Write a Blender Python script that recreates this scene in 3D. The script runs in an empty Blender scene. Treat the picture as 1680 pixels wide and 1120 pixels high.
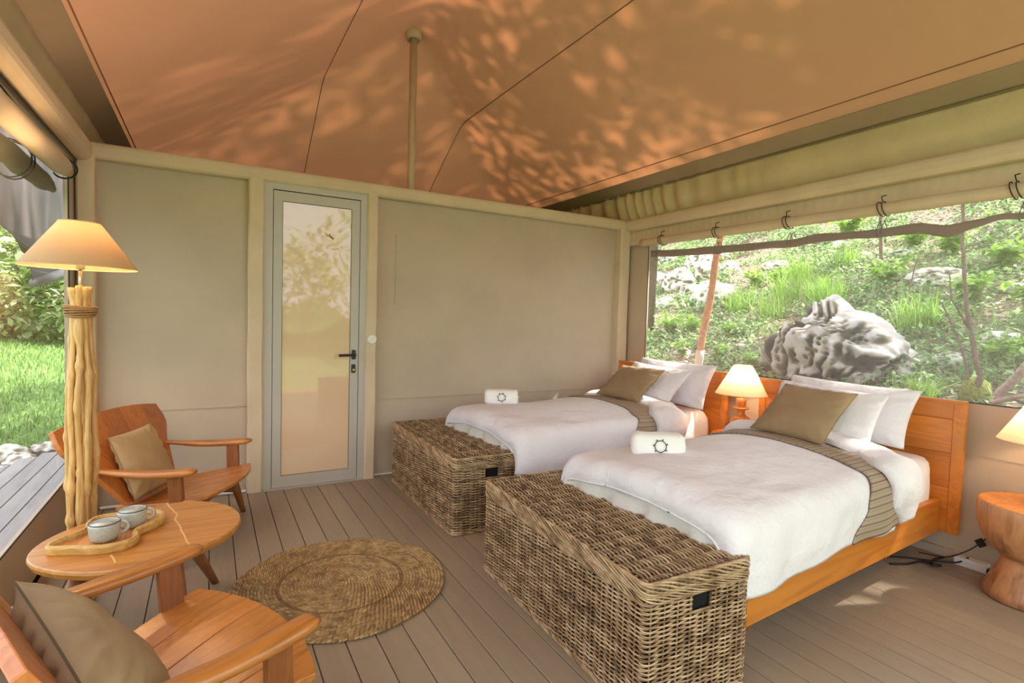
import bpy, math, random
import numpy as np
from mathutils import Vector, Matrix, noise
rnd = random.Random(7)
nr = np.random.RandomState(11)
sc = bpy.context.scene
col = sc.collection
PI = math.pi

# ------------------------------------------------------------------ camera
YAW, PITCH, ROLL, FPX = 0.514503739, -0.045303095, 0.028596121, 879.708542
cy, sy, cp, sp = math.cos(YAW), math.sin(YAW), math.cos(PITCH), math.sin(PITCH)
fw = Vector((sy*cp, cy*cp, sp)); rt = Vector((cy, -sy, 0)); up = rt.cross(fw)
cr, sr = math.cos(ROLL), math.sin(ROLL)
r2 = rt*cr + up*sr; u2 = up*cr - rt*sr
cam = bpy.data.cameras.new('camera'); camo = bpy.data.objects.new('camera', cam); col.objects.link(camo)
M = Matrix((r2, u2, -fw)).transposed().to_4x4(); M.translation = Vector((0, 0, 1.25))
camo.matrix_world = M
cam.sensor_width = 36; cam.lens = FPX/1680*36; cam.clip_start = 0.02; cam.clip_end = 200
sc.camera = camo

# ------------------------------------------------------------------ light and exposure
w = bpy.data.worlds.new('world'); sc.world = w; w.use_nodes = True
bg = w.node_tree.nodes['Background']; bg.inputs[0].default_value = (0.86, 0.93, 1.0, 1); bg.inputs[1].default_value = 2.6
sun = bpy.data.lights.new('sun', 'SUN'); suno = bpy.data.objects.new('sun', sun); col.objects.link(suno)
sun.energy = 14; sun.angle = 0.02; sun.color = (1.0, 0.93, 0.82)
SUN = Vector((0.55, -0.22, 0.80)).normalized()
suno.rotation_euler = SUN.to_track_quat('Z', 'Y').to_euler(); suno.location = (4, -4, 9)
sc.view_settings.view_transform = 'Standard'; sc.view_settings.look = 'None'
sc.view_settings.gamma = 1; sc.view_settings.use_curve_mapping = False
sc.view_settings.exposure = 0.62
LAMP_W = 9.0
cyc = sc.cycles
cyc.max_bounces = 10; cyc.diffuse_bounces = 6; cyc.transparent_max_bounces = 16; cyc.transmission_bounces = 6
cyc.sample_clamp_indirect = 8; cyc.use_denoising = True
cyc.caustics_reflective = False; cyc.caustics_refractive = False

# ------------------------------------------------------------------ helpers
def lin(c):
    return tuple(((v/255)/12.92 if v/255 <= 0.04045 else ((v/255+0.055)/1.055)**2.4) for v in c)

def new_obj(name, me, parent=None, mat=None, smooth=False):
    o = bpy.data.objects.new(name, me); col.objects.link(o)
    if mat is not None: me.materials.append(mat)
    if smooth:
        me.polygons.foreach_set('use_smooth', [True]*len(me.polygons))
    if parent is not None: o.parent = parent
    return o

def mesh(name, v, f, mat=None, parent=None, smooth=False):
    me = bpy.data.meshes.new(name); me.from_pydata([tuple(map(float, p)) for p in v], [], [tuple(map(int, q)) for q in f]); me.update()
    return new_obj(name, me, parent, mat, smooth)

def tag(o, label=None, cat=None, group=None, kind=None):
    if label: o['label'] = label
    if cat: o['category'] = cat
    if group: o['group'] = group
    if kind: o['kind'] = kind
    return o

def empty(name, loc=(0, 0, 0), rz=0.0):
    o = bpy.data.objects.new(name, None); col.objects.link(o)
    o.location = loc; o.rotation_euler = (0, 0, rz); o.empty_display_size = 0.1
    return o

def copy_tree(o, parent=None):
    c = o.copy(); col.objects.link(c); c.parent = parent
    for ch in [x for x in list(bpy.data.objects) if x.parent == o]: copy_tree(ch, c)
    return c

class MB:
    def __init__(s): s.v = []; s.f = []
    def add(s, v, f):
        n = len(s.v); s.v += [tuple(p) for p in v]; s.f += [tuple(i+n for i in q) for q in f]; return s
    def box(s, a, b, bev=0.0):
        (x0, y0, z0), (x1, y1, z1) = a, b
        if bev <= 0:
            v = [(x, y, z) for z in (z0, z1) for y in (y0, y1) for x in (x0, x1)]
            return s.add(v, [(0, 2, 3, 1), (4, 5, 7, 6), (0, 1, 5, 4), (2, 6, 7, 3), (0, 4, 6, 2), (1, 3, 7, 5)])
        # chamfered box: 24 verts
        import itertools
        c = ((x0+x1)/2, (y0+y1)/2, (z0+z1)/2); h = ((x1-x0)/2, (y1-y0)/2, (z1-z0)/2)
        b = min(bev, *h)
        idx = {}; v = []
        for sx, sy_, sz in itertools.product((-1, 1), repeat=3):
            for ax in range(3):
                p = [sx*(h[0]-b), sy_*(h[1]-b), sz*(h[2]-b)]
                p[ax] = (sx, sy_, sz)[ax]*h[ax]
                idx[(sx, sy_, sz, ax)] = len(v); v.append((p[0]+c[0], p[1]+c[1], p[2]+c[2]))
        f = []
        for ax in range(3):
            o1, o2 = [k for k in range(3) if k != ax]
            for sg in (-1, 1):
                q = []
                for a1, a2 in ((-1, -1), (1, -1), (1, 1), (-1, 1)):
                    k = [0, 0, 0]; k[ax] = sg; k[o1] = a1; k[o2] = a2; q.append(idx[(k[0], k[1], k[2], ax)])
                f.append(q)
        for ax in range(3):
            o1, o2 = [k for k in range(3) if k != ax]
            for s1, s2 in itertools.product((-1, 1), repeat=2):
                q = []
                for (sa, fx) in ((-1, o1), (1, o1), (1, o2), (-1, o2)):
                    k = [0, 0, 0]; k[ax] = sa; k[o1] = s1; k[o2] = s2; q.append(idx[(k[0], k[1], k[2], fx)])
                f.append(q)
        for sx, sy_, sz in itertools.product((-1, 1), repeat=3):
            f.append([idx[(sx, sy_, sz, a)] for a in range(3)])
        return s.add(v, f)
    def tube(s, pts, r, n=8, caps=True, flat=1.0):
        pts = [Vector(p) for p in pts]; m = len(pts)
        rr = r if isinstance(r, (list, tuple)) else [r]*m
        t0 = (pts[1]-pts[0]).normalized()
        a = Vector((0, 0, 1)) if abs(t0.z) < 0.9 else Vector((1, 0, 0))
        nrm = (a - t0*a.dot(t0)).normalized(); v = []
        for i, p in enumerate(pts):
            t = (pts[min(i+1, m-1)]-pts[max(i-1, 0)]).normalized()
            nrm = (nrm - t*nrm.dot(t)).normalized(); b = t.cross(nrm)
            for k in range(n):
                an = 2*PI*k/n; v.append(p + (nrm*math.cos(an)*flat + b*math.sin(an))*rr[i])
        f = [(i*n+k, i*n+(k+1) % n, (i+1)*n+(k+1) % n, (i+1)*n+k) for i in range(m-1) for k in range(n)]
        if caps: f += [tuple(range(n-1, -1, -1)), tuple((m-1)*n+k for k in range(n))]
        return s.add(v, f)
    def lathe(s, prof, n=24, c=(0, 0, 0), sq=1.0):
        v = []; f = []; m = len(prof)
        for (r, z) in prof:
            for k in range(n):
                a = 2*PI*k/n; v.append((c[0]+r*math.cos(a), c[1]+r*math.sin(a)*sq, c[2]+z))
        f = [(i*n+k, i*n+(k+1) % n, (i+1)*n+(k+1) % n, (i+1)*n+k) for i in range(m-1) for k in range(n)]
        f += [tuple(range(n-1, -1, -1)), tuple((m-1)*n+k for k in range(n))]
        return s.add(v, f)
    def prism(s, poly, z0, z1, fn=None):
        n = len(poly); fn = fn or (lambda x, y, z: (x, y, z))
        v = [fn(x, y, z0) for x, y in poly]+[fn(x, y, z1) for x, y in poly]
        f = [tuple(range(n-1, -1, -1)), tuple(range(n, 2*n))]+[(i, (i+1) % n, n+(i+1) % n, n+i) for i in range(n)]
        return s.add(v, f)
    def loft(s, rings, closed=True, caps=True):
        n = len(rings[0]); v = [p for r in rings for p in r]; m = len(rings)
        rg = range(n) if closed else range(n-1)
        f = [(i*n+k, i*n+(k+1) % n, (i+1)*n+(k+1) % n, (i+1)*n+k) for i in range(m-1) for k in rg]
        if caps: f += [tuple(range(n-1, -1, -1)), tuple((m-1)*n+k for k in range(n))]
        return s.add(v, f)
    def obj(s, name, mat, parent=None, smooth=False, bevel=0.0, seg=2):
        o = mesh(name, s.v, s.f, mat, parent, smooth)
        if bevel > 0:
            md = o.modifiers.new('bevel', 'BEVEL'); md.width = bevel; md.segments = seg; md.limit_method = 'ANGLE'; md.angle_limit = 0.7
            if smooth is False: o.data.polygons.foreach_set('use_smooth', [False]*len(o.data.polygons))
        return o

def grid_obj(name, fn, nu, nv, mat, parent=None, smooth=True, thick=0.0, uv=None):
    v = [fn(i/(nu-1), j/(nv-1)) for i in range(nu) for j in range(nv)]
    f = [(i*nv+j, (i+1)*nv+j, (i+1)*nv+j+1, i*nv+j+1) for i in range(nu-1) for j in range(nv-1)]
    o = mesh(name, v, f, mat, parent, smooth)
    if uv is not None:
        l = o.data.uv_layers.new(name='UVMap'); us = [uv(i/(nu-1), j/(nv-1)) for i in range(nu) for j in range(nv)]
        d = np.zeros(len(o.data.loops)*2); vi = np.zeros(len(o.data.loops), dtype=int); o.data.loops.foreach_get('vertex_index', vi)
        a = np.array(us)[vi]; l.data.foreach_set('uv', a.ravel())
    if thick:
        md = o.modifiers.new('solid', 'SOLIDIFY'); md.thickness = thick; md.offset = 0
    return o

def sweep_np(paths, r, n=4):
    """many equal-length polylines (A,B,3) -> one vertex / face array of thin strands"""
    P = np.asarray(paths, float); A, B, _ = P.shape
    T = np.empty_like(P); T[:, 1:-1] = P[:, 2:]-P[:, :-2]; T[:, 0] = P[:, 1]-P[:, 0]; T[:, -1] = P[:, -1]-P[:, -2]
    T /= np.linalg.norm(T, axis=2, keepdims=True)+1e-9
    up_ = np.zeros_like(T); up_[..., 2] = 1; m = np.abs(T[..., 2]) > 0.8; up_[m] = (1, 0, 0)
    N = np.cross(T, up_); N /= np.linalg.norm(N, axis=2, keepdims=True)+1e-9; Bn = np.cross(N, T)
    an = 2*PI*np.arange(n)/n+PI/4
    V = P[:, :, None, :]+r*(np.cos(an)[None, None, :, None]*N[:, :, None, :]+np.sin(an)[None, None, :, None]*Bn[:, :, None, :])
    base = (np.arange(A)[:, None, None]*B*n+np.arange(B-1)[None, :, None]*n)
    k = np.arange(n)[None, None, :]; k2 = (k+1) % n
    F = np.stack([base+k, base+k2, base+n+k2, base+n+k], axis=-1).reshape(-1, 4)
    return V.reshape(-1, 3), F

def np_mesh(name, V, F, mat, parent=None, smooth=True):
    me = bpy.data.meshes.new(name); V = np.asarray(V, np.float32); F = np.asarray(F, np.int32)
    me.vertices.add(len(V)); me.vertices.foreach_set('co', V.ravel())
    me.loops.add(F.size); me.loops.foreach_set('vertex_index', F.ravel())
    me.polygons.add(len(F)); k = F.shape[1]
    me.polygons.foreach_set('loop_start', np.arange(0, F.size, k, dtype=np.int32))
    me.polygons.foreach_set('loop_total', np.full(len(F), k, np.int32))
    me.update(calc_edges=True); me.validate()
    return new_obj(name, me, parent, mat, smooth)

def smoothstep(a, b, x):
    t = min(1, max(0, (x-a)/(b-a))); return t*t*(3-2*t)
def nz(x, y, z=0.0, s=1.0): return noise.noise(Vector((x*s, y*s, z*s)))

# ------------------------------------------------------------------ materials
def nodes(name):
    m = bpy.data.materials.new(name); m.use_nodes = True; nt = m.node_tree
    return m, nt, nt.nodes['Principled BSDF'], nt.nodes['Material Output']
def nd(nt, t, **k):
    n = nt.nodes.new(t)
    for a, b in k.items():
        if a in n.inputs: n.inputs[a].default_value = b
        else: setattr(n, a, b)
    return n
def ramp(nt, stops):
    r = nt.nodes.new('ShaderNodeValToRGB'); e = r.color_ramp.elements
    while len(e) < len(stops): e.new(0.5)
    for i, (p, c) in enumerate(stops): e[i].position = p; e[i].color = (*lin(c), 1)
    return r
def coords(nt, scale=(1, 1, 1), rot=(0, 0, 0), kind='Object'):
    tc = nt.nodes.new('ShaderNodeTexCoord'); mp = nt.nodes.new('ShaderNodeMapping')
    mp.inputs['Scale'].default_value = scale; mp.inputs['Rotation'].default_value = rot
    nt.links.new(tc.outputs[kind], mp.inputs[0]); return mp

def simple(name, c, rough=0.6, metal=0.0, coat=0.0, bump=0.0, bscale=60, spec=0.5, var=0.0):
    m, nt, p, out = nodes(name)
    p.inputs['Base Color'].default_value = (*lin(c), 1); p.inputs['Roughness'].default_value = rough
    p.inputs['Metallic'].default_value = metal; p.inputs['Coat Weight'].default_value = coat
    p.inputs['Specular IOR Level'].default_value = spec
    if bump or var:
        mp = coords(nt); n = nd(nt, 'ShaderNodeTexNoise', Scale=bscale, Detail=4.0); nt.links.new(mp.outputs[0], n.inputs[0])
        if bump:
            b = nd(nt, 'ShaderNodeBump', Strength=bump, Distance=0.01); nt.links.new(n.outputs[0], b.inputs['Height']); nt.links.new(b.outputs[0], p.inputs['Normal'])
        if var:
            r = ramp(nt, [(0.3, tuple(v*(1-var) for v in c)), (0.7, tuple(min(255, v*(1+var)) for v in c))])
            nt.links.new(n.outputs[0], r.inputs[0]); nt.links.new(r.outputs[0], p.inputs['Base Color'])
    return m

def fabric(name, c, trans=0.0, tc=None, weave=900, rough=0.9, wr=0.25, wrs=3.0, wbump=0.08, var=0.04):
    """canvas / linen: woven fine relief, soft wrinkles, optional light coming through"""
    m, nt, p, out = nodes(name)
    mp = coords(nt); p.inputs['Roughness'].default_value = rough; p.inputs['Specular IOR Level'].default_value = 0.15
    n1 = nd(nt, 'ShaderNodeTexNoise', Scale=wrs, Detail=5.0, Roughness=0.55); nt.links.new(mp.outputs[0], n1.inputs[0])
    r = ramp(nt, [(0.25, tuple(v*(1-var) for v in c)), (0.75, tuple(min(255, v*(1+var)) for v in c))])
    nt.links.new(n1.outputs[0], r.inputs[0]); nt.links.new(r.outputs[0], p.inputs['Base Color'])
    n2 = nd(nt, 'ShaderNodeTexNoise', Scale=weave, Detail=2.0); nt.links.new(mp.outputs[0], n2.inputs[0])
    b1 = nd(nt, 'ShaderNodeBump', Strength=wr, Distance=0.03); nt.links.new(n1.outputs[0], b1.inputs['Height'])
    b2 = nd(nt, 'ShaderNodeBump', Strength=wbump, Distance=0.002); nt.links.new(n2.outputs[0], b2.inputs['Height'])
    nt.links.new(b1.outputs[0], b2.inputs['Normal']); nt.links.new(b2.outputs[0], p.inputs['Normal'])
    if trans > 0:
        t = nd(nt, 'ShaderNodeBsdfTranslucent'); t.inputs[0].default_value = (*lin(tc or c), 1)
        mx = nd(nt, 'ShaderNodeMixShader'); mx.inputs[0].default_value = trans
        nt.links.new(p.outputs[0], mx.inputs[1]); nt.links.new(t.outputs[0], mx.inputs[2]); nt.links.new(mx.outputs[0], out.inputs[0])
    return m

def wood(name, c1, c2, c3=None, axis='X', scale=1.0, rough=0.38, coat=0.0, rings=6.0, var=0.0):
    m, nt, p, out = nodes(name)
    st = {'X': (0.9, 9, 9), 'Y': (9, 0.9, 9), 'Z': (9, 9, 0.9)}[axis]
    mp = coords(nt, tuple(s*scale for s in st))
    oi = nd(nt, 'ShaderNodeObjectInfo'); ml = nd(nt, 'ShaderNodeVectorMath', operation='SCALE'); ml.inputs[3].default_value = 37.0
    cmb = nd(nt, 'ShaderNodeCombineXYZ')
    for i in range(3): nt.links.new(oi.outputs['Random'], cmb.inputs[i])
    nt.links.new(cmb.outputs[0], ml.inputs[0]); ad = nd(nt, 'ShaderNodeVectorMath', operation='ADD')
    nt.links.new(mp.outputs[0], ad.inputs[0]); nt.links.new(ml.outputs[0], ad.inputs[1])
    n1 = nd(nt, 'ShaderNodeTexNoise', Scale=1.2, Detail=3.0, Distortion=0.8); nt.links.new(ad.outputs[0], n1.inputs[0])
    wv = nd(nt, 'ShaderNodeTexNoise', Scale=rings, Detail=6.0, Distortion=0.4, Roughness=0.6); nt.links.new(ad.outputs[0], wv.inputs[0])
    mt = nd(nt, 'ShaderNodeMath', operation='MULTIPLY'); mt.inputs[1].default_value = 5.5; nt.links.new(n1.outputs[0], mt.inputs[0])
    fr = nd(nt, 'ShaderNodeMath', operation='PINGPONG'); fr.inputs[1].default_value = 1.0; nt.links.new(mt.outputs[0], fr.inputs[0])
    mx = nd(nt, 'ShaderNodeMath', operation='MULTIPLY_ADD'); mx.inputs[1].default_value = 0.45
    nt.links.new(fr.outputs[0], mx.inputs[0])
    m2 = nd(nt, 'ShaderNodeMath', operation='MULTIPLY'); m2.inputs[1].default_value = 0.6; nt.links.new(wv.outputs[0], m2.inputs[0]); nt.links.new(m2.outputs[0], mx.inputs[2])
    r = ramp(nt, [(0.15, c1), (0.5, c2), (0.85, c3 or c1)])
    nt.links.new(mx.outputs[0], r.inputs[0])
    last = r.outputs[0]
    if var:
        hs = nd(nt, 'ShaderNodeHueSaturation'); mr = nd(nt, 'ShaderNodeMapRange'); mr.inputs[3].default_value = 1-var; mr.inputs[4].default_value = 1+var
        nt.links.new(oi.outputs['Random'], mr.inputs[0]); nt.links.new(mr.outputs[0], hs.inputs['Value']); nt.links.new(last, hs.inputs['Color']); last = hs.outputs[0]
    nt.links.new(last, p.inputs['Base Color'])
    p.inputs['Roughness'].default_value = rough; p.inputs['Coat Weight'].default_value = coat; p.inputs['Coat Roughness'].default_value = 0.25
    b = nd(nt, 'ShaderNodeBump', Strength=0.12, Distance=0.002); nt.links.new(wv.outputs[0], b.inputs['Height']); nt.links.new(b.outputs[0], p.inputs['Normal'])
    return m

def leafmat(name, cols, trans=0.45):
    m, nt, p, out = nodes(name)
    geo = nd(nt, 'ShaderNodeNewGeometry'); r = ramp(nt, [(i/(len(cols)-1), c) for i, c in enumerate(cols)])
    nt.links.new(geo.outputs['Random Per Island'], r.inputs[0]); nt.links.new(r.outputs[0], p.inputs['Base Color'])
    p.inputs['Roughness'].default_value = 0.45
    t = nd(nt, 'ShaderNodeBsdfTranslucent'); nt.links.new(r.outputs[0], t.inputs[0])
    mx = nd(nt, 'ShaderNodeMixShader'); mx.inputs[0].default_value = trans
    nt.links.new(p.outputs[0], mx.inputs[1]); nt.links.new(t.outputs[0], mx.inputs[2]); nt.links.new(mx.outputs[0], out.inputs[0])
    return m

def strandmat(name, cols, rough=0.6):
    m, nt, p, out = nodes(name)
    geo = nd(nt, 'ShaderNodeNewGeometry'); mp = coords(nt); n = nd(nt, 'ShaderNodeTexNoise', Scale=14.0, Detail=6.0, Roughness=0.7); nt.links.new(mp.outputs[0], n.inputs[0])
    a = nd(nt, 'ShaderNodeMath', operation='MULTIPLY_ADD'); a.inputs[1].default_value = 0.45; nt.links.new(geo.outputs['Random Per Island'], a.inputs[0])
    b = nd(nt, 'ShaderNodeMath', operation='MULTIPLY_ADD'); b.inputs[1].default_value = 1.6; b.inputs[2].default_value = -0.5; nt.links.new(n.outputs[0], b.inputs[0]); nt.links.new(b.outputs[0], a.inputs[2])
    r = ramp(nt, [(i/(len(cols)-1), c) for i, c in enumerate(cols)]); nt.links.new(a.outputs[0], r.inputs[0]); nt.links.new(r.outputs[0], p.inputs['Base Color'])
    p.inputs['Roughness'].default_value = rough
    return m

def net(name, c, opac):
    m, nt, p, out = nodes(name)
    p.inputs['Base Color'].default_value = (*lin(c), 1); p.inputs['Roughness'].default_value = 0.7
    tr = nd(nt, 'ShaderNodeBsdfTransparent'); mx = nd(nt, 'ShaderNodeMixShader'); mx.inputs[0].default_value = opac
    nt.links.new(tr.outputs[0], mx.inputs[1]); nt.links.new(p.outputs[0], mx.inputs[2]); nt.links.new(mx.outputs[0], out.inputs[0])
    return m

M_wall = fabric('canvas_wall', (196, 178, 158), trans=0.08, tc=(200, 190, 160), wr=0.12, wrs=2.2)
M_trim = fabric('canvas_trim', (208, 188, 162), wr=0.2, wrs=4)
M_roof = fabric('roof_canvas', (188, 152, 132), trans=0.08, tc=(228, 148, 98), wr=0.05, wrs=1.5, wbump=0.05, var=0.02)
M_hem = fabric('roof_hem', (160, 140, 122), wr=0.1)
M_liner = fabric('liner_canvas', (204, 184, 150), trans=0.1, tc=(200, 190, 140), wr=0.3, wrs=5)
M_seam = simple('seam_thread', (138, 98, 76), 0.9)
M_alu = simple('grey_aluminium', (184, 176, 168), 0.5, 0.05)
M_black = simple('black_metal', (26, 26, 26), 0.4)
M_gasket = simple('black_gasket', (40, 34, 30), 0.7)
M_white = simple('white_plastic', (228, 222, 216), 0.45)
M_elastic = simple('black_elastic', (24, 18, 18), 0.7)
M_brown = fabric('brown_roll', (124, 88, 76), wr=0.8, wrs=6, trans=0.1)
M_green = fabric('green_roll', (112, 110, 92), wr=0.8, wrs=6, trans=0.2)
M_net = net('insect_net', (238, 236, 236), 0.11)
M_net2 = net('insect_net_shade_painted', (170, 160, 140), 0.16)  # darker copy of the net, its shade painted into the colour
M_fly = net('dark_fly_sheet', (92, 84, 84), 0.93)
M_floor = wood('deck_plank', (142, 124, 106), (154, 136, 116), (147, 129, 110), 'Y', 0.6, 0.42, var=0.05)
M_deck = wood('weathered_plank', (128, 122, 124), (146, 140, 142), (120, 114, 118), 'Y', 0.6, 0.6, var=0.08)
M_under = simple('subfloor', (30, 22, 16), 0.9)
M_teak = wood('orange_teak', (168, 94, 30), (204, 128, 46), (186, 106, 36), 'X', 0.5, 0.36, 0.15, var=0.08)
M_teakY = wood('orange_teak_cross', (164, 90, 28), (202, 124, 44), (182, 102, 34), 'Y', 0.6, 0.36, 0.15, var=0.10)
M_chair = wood('chair_teak', (146, 84, 34), (190, 120, 54), (168, 98, 42), 'X', 1.2, 0.33, 0.25, var=0.10)
M_chairZ = wood('chair_teak_upright', (130, 70, 30), (184, 108, 50), (158, 88, 38), 'Z', 1.2, 0.35, 0.25, var=0.32)
M_dark = wood('dark_teak', (100, 56, 28), (146, 86, 44), (120, 68, 34), 'Z', 1.6, 0.4, 0.1)
M_table = wood('figured_teak', (146, 86, 36), (198, 132, 64), (172, 106, 46), 'X', 0.8, 0.28, 0.35)
M_inlay = simple('pale_sapwood', (222, 176, 116), 0.35, coat=0.3)
M_tray = wood('tray_wood', (150, 88, 36), (204, 140, 76), (178, 108, 50), 'Y', 1.6, 0.4, 0.1)
M_trayrim = wood('tray_rim', (170, 128, 70), (206, 164, 96), None, 'X', 1.6, 0.45)
M_stick = wood('peeled_branch', (176, 120, 62), (226, 180, 116), (200, 150, 88), 'Z', 2.0, 0.45, 0.1, var=0.12)
M_stump = wood('turned_trunk', (150, 96, 60), (196, 140, 96), (128, 80, 50), 'Z', 0.7, 0.4, 0.15)
M_lampw = wood('turned_lamp', (190, 110, 44), (222, 146, 68), None, 'Z', 0.9, 0.35, 0.2)
M_linen = fabric('white_linen', (230, 225, 230), wr=0.9, wrs=6.5, wbump=0.03, var=0.01)
M_sheet = fabric('white_sheet', (240, 236, 238), wr=0.6, wrs=8, wbump=0.03, var=0.01)
M_under_d = fabric('duvet_underside', (206, 202, 196), wr=0.6, wrs=9, var=0.02)
M_khaki = fabric('khaki_linen', (158, 134, 104), wr=0.15, wrs=6, weave=500, wbump=0.3, var=0.05)
M_beige = fabric('beige_linen', (176, 148, 110), wr=0.15, wrs=6, weave=500, wbump=0.3, var=0.05)
M_towel = fabric('terry_towel', (244, 242, 240), wr=0.1, weave=350, wbump=0.6, var=0.01)
M_emb = simple('dark_embroidery', (52, 48, 50), 0.8)
M_cup = simple('glazed_stoneware', (172, 172, 162), 0.18, coat=0.5, var=0.05, bscale=90)
M_cupin = simple('glazed_inside', (184, 188, 186), 0.15, coat=0.5)
M_cuprim = simple('brown_glaze', (70, 44, 30), 0.3)
M_cable = simple('black_cable', (22, 20, 20), 0.5)
M_rope = strandmat('jute_cord', [(120, 84, 50), (176, 134, 86)])
M_rattan = strandmat('rattan', [(60, 42, 28), (128, 98, 68), (184, 154, 118), (222, 196, 162)], 0.5)
M_rattan2 = strandmat('rattan_rim', [(104, 80, 54), (160, 130, 96), (190, 164, 128)], 0.5)
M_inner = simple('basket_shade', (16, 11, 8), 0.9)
M_rug = strandmat('seagrass', [(104, 78, 48), (160, 128, 84), (198, 168, 120)], 0.8)
M_rugd = strandmat('seagrass_dark', [(80, 54, 32), (132, 98, 60), (150, 116, 74)], 0.8)

def lampshade(name, c, tc, trans=0.55, band=False):
    m, nt, p, out = nodes(name)
    p.inputs['Base Color'].default_value = (*lin(c), 1); p.inputs['Roughness'].default_value = 0.9
    mp = coords(nt, (1, 1, 1)); n = nd(nt, 'ShaderNodeTexNoise', Scale=120.0, Detail=3.0); nt.links.new(mp.outputs[0], n.inputs[0])
    r = ramp(nt, [(0.3, tuple(v*0.85 for v in tc)), (0.7, tc)]); nt.links.new(n.outputs[0], r.inputs[0])
    t = nd(nt, 'ShaderNodeBsdfTranslucent'); nt.links.new(r.outputs[0], t.inputs[0])
    mx = nd(nt, 'ShaderNodeMixShader'); mx.inputs[0].default_value = trans
    nt.links.new(p.outputs[0], mx.inputs[1]); nt.links.new(t.outputs[0], mx.inputs[2]); nt.links.new(mx.outputs[0], out.inputs[0])
    return m
M_shade = lampshade('linen_shade', (172, 148, 114), (206, 160, 116), 0.09)
M_shade2 = lampshade('parchment_shade', (232, 206, 180), (255, 228, 200), 0.5)
def emis(name, c, s):
    m, nt, p, out = nodes(name); e = nd(nt, 'ShaderNodeEmission'); e.inputs[0].default_value = (*lin(c), 1); e.inputs[1].default_value = s
    nt.links.new(e.outputs[0], out.inputs[0]); return m
M_bulb = emis('lit_bulb', (255, 222, 176), 40)

# striped runner (stripes printed in the cloth, from UV)
M_run, nt, p, out = nodes('striped_runner')
tc = nd(nt, 'ShaderNodeTexCoord'); sx = nd(nt, 'ShaderNodeSeparateXYZ'); nt.links.new(tc.outputs['UV'], sx.inputs[0])
mm = nd(nt, 'ShaderNodeMath', operation='MULTIPLY'); mm.inputs[1].default_value = 30.0; nt.links.new(sx.outputs[1], mm.inputs[0])
ff = nd(nt, 'ShaderNodeMath', operation='FRACT'); nt.links.new(mm.outputs[0], ff.inputs[0])
r = ramp(nt, [(0.0, (118, 96, 88)), (0.16, (122, 100, 92)), (0.2, (168, 150, 128)), (0.6, (172, 154, 130)), (0.68, (146, 126, 110)), (0.78, (170, 152, 130))])
nt.links.new(ff.outputs[0], r.inputs[0]); nt.links.new(r.outputs[0], p.inputs['Base Color']); p.inputs['Roughness'].default_value = 0.95
n = nd(nt, 'ShaderNodeTexNoise', Scale=500.0); b = nd(nt, 'ShaderNodeBump', Strength=0.4, Distance=0.003); nt.links.new(n.outputs[0], b.inputs['Height']); nt.links.new(b.outputs[0], p.inputs['Normal'])

# frosted door pane
M_pane, nt, p, out = nodes('frosted_pane')
p.inputs['Base Color'].default_value = (*lin((222, 190, 158)), 1); p.inputs['Roughness'].default_value = 0.04
p.inputs['Specular IOR Level'].default_value = 0.55; p.inputs['Coat Weight'].default_value = 0.6; p.inputs['Coat Roughness'].default_value = 0.0

# ------------------------------------------------------------------ setting: room shell
D = 4.06; XL = -0.60; XR = 3.56; YF = -1.0
fl = MB().box((-0.68, YF, -0.09), (3.68, 4.16, -0.03)).obj('floor', M_under); tag(fl, kind='structure')
def bx(k): return 0.2275+0.1127*k+0.000172*k*k if k >= 0 else 0.2275+0.1127*k
bm_cache = {}
for k in range(-8, 31):
    a, b = bx(k)+0.0019, bx(k+1)-0.0019
    if b > 3.66 or a < -0.70: continue
    o = MB().box((a, YF, -0.028), (b, 4.06, 0.0), 0.0015).obj('floor_board', M_floor, fl)
sc_ = MB()
for k in range(-8, 31):
    for yj in (-0.3, 0.55, 1.35, 2.15, 2.95, 3.75):
        for q in (0.02, 0.095):
            sc_.lathe([(0.0022, 0.0), (0.0022, 0.0006)], 6, (bx(k)+q, yj+nz(k*3.1, yj)*0.01, 0.0))
tag(sc_.obj('floor_screws', simple('screw_steel', (92, 76, 64), 0.5, 0.5), fl), kind='stuff')

def panel(name, outer, holes, to3, mat, thick=0.012, parent=None, kind=None):
    """flat canvas panel with openings, from 2D outlines"""
    cu = bpy.data.curves.new(name, 'CURVE'); cu.dimensions = '2D'; cu.fill_mode = 'BOTH'; cu.extrude = thick/2
    for poly in [outer]+holes:
        s = cu.splines.new('POLY'); s.points.add(len(poly)-1)
        for i, (x, y) in enumerate(poly): s.points[i].co = (x, y, 0, 1)
        s.use_cyclic_u = True
    t = bpy.data.objects.new('t', cu); col.objects.link(t); dg = bpy.context.evaluated_depsgraph_get(); dg.update()
    me = bpy.data.meshes.new_from_object(t.evaluated_get(dg)); bpy.data.objects.remove(t); bpy.data.curves.remove(cu)
    me.name = name
    for v in me.vertices: v.co = Vector(to3(v.co.x, v.co.y, v.co.z))
    me.materials.clear(); o = new_obj(name, me, parent, mat)
    if kind: tag(o, kind=kind)
    return o
def rrect(x0, y0, x1, y1, r=(0, 0, 0, 0), n=6):
    """corners order: x0y0, x1y0, x1y1, x0y1"""
    out = []
    for (cx, cy_, rr, a0) in ((x0, y0, r[0], PI), (x1, y0, r[1], 1.5*PI), (x1, y1, r[2], 0), (x0, y1, r[3], 0.5*PI)):
        if rr <= 0: out.append((cx, cy_)); continue
        mx_ = cx+(rr if cx == x0 else -rr); my = cy_+(rr if cy_ == y0 else -rr)
        for i in range(n+1): a = a0+0.5*PI*i/n; out.append((mx_+rr*math.cos(a), my+rr*math.sin(a)))
    return out

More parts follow.
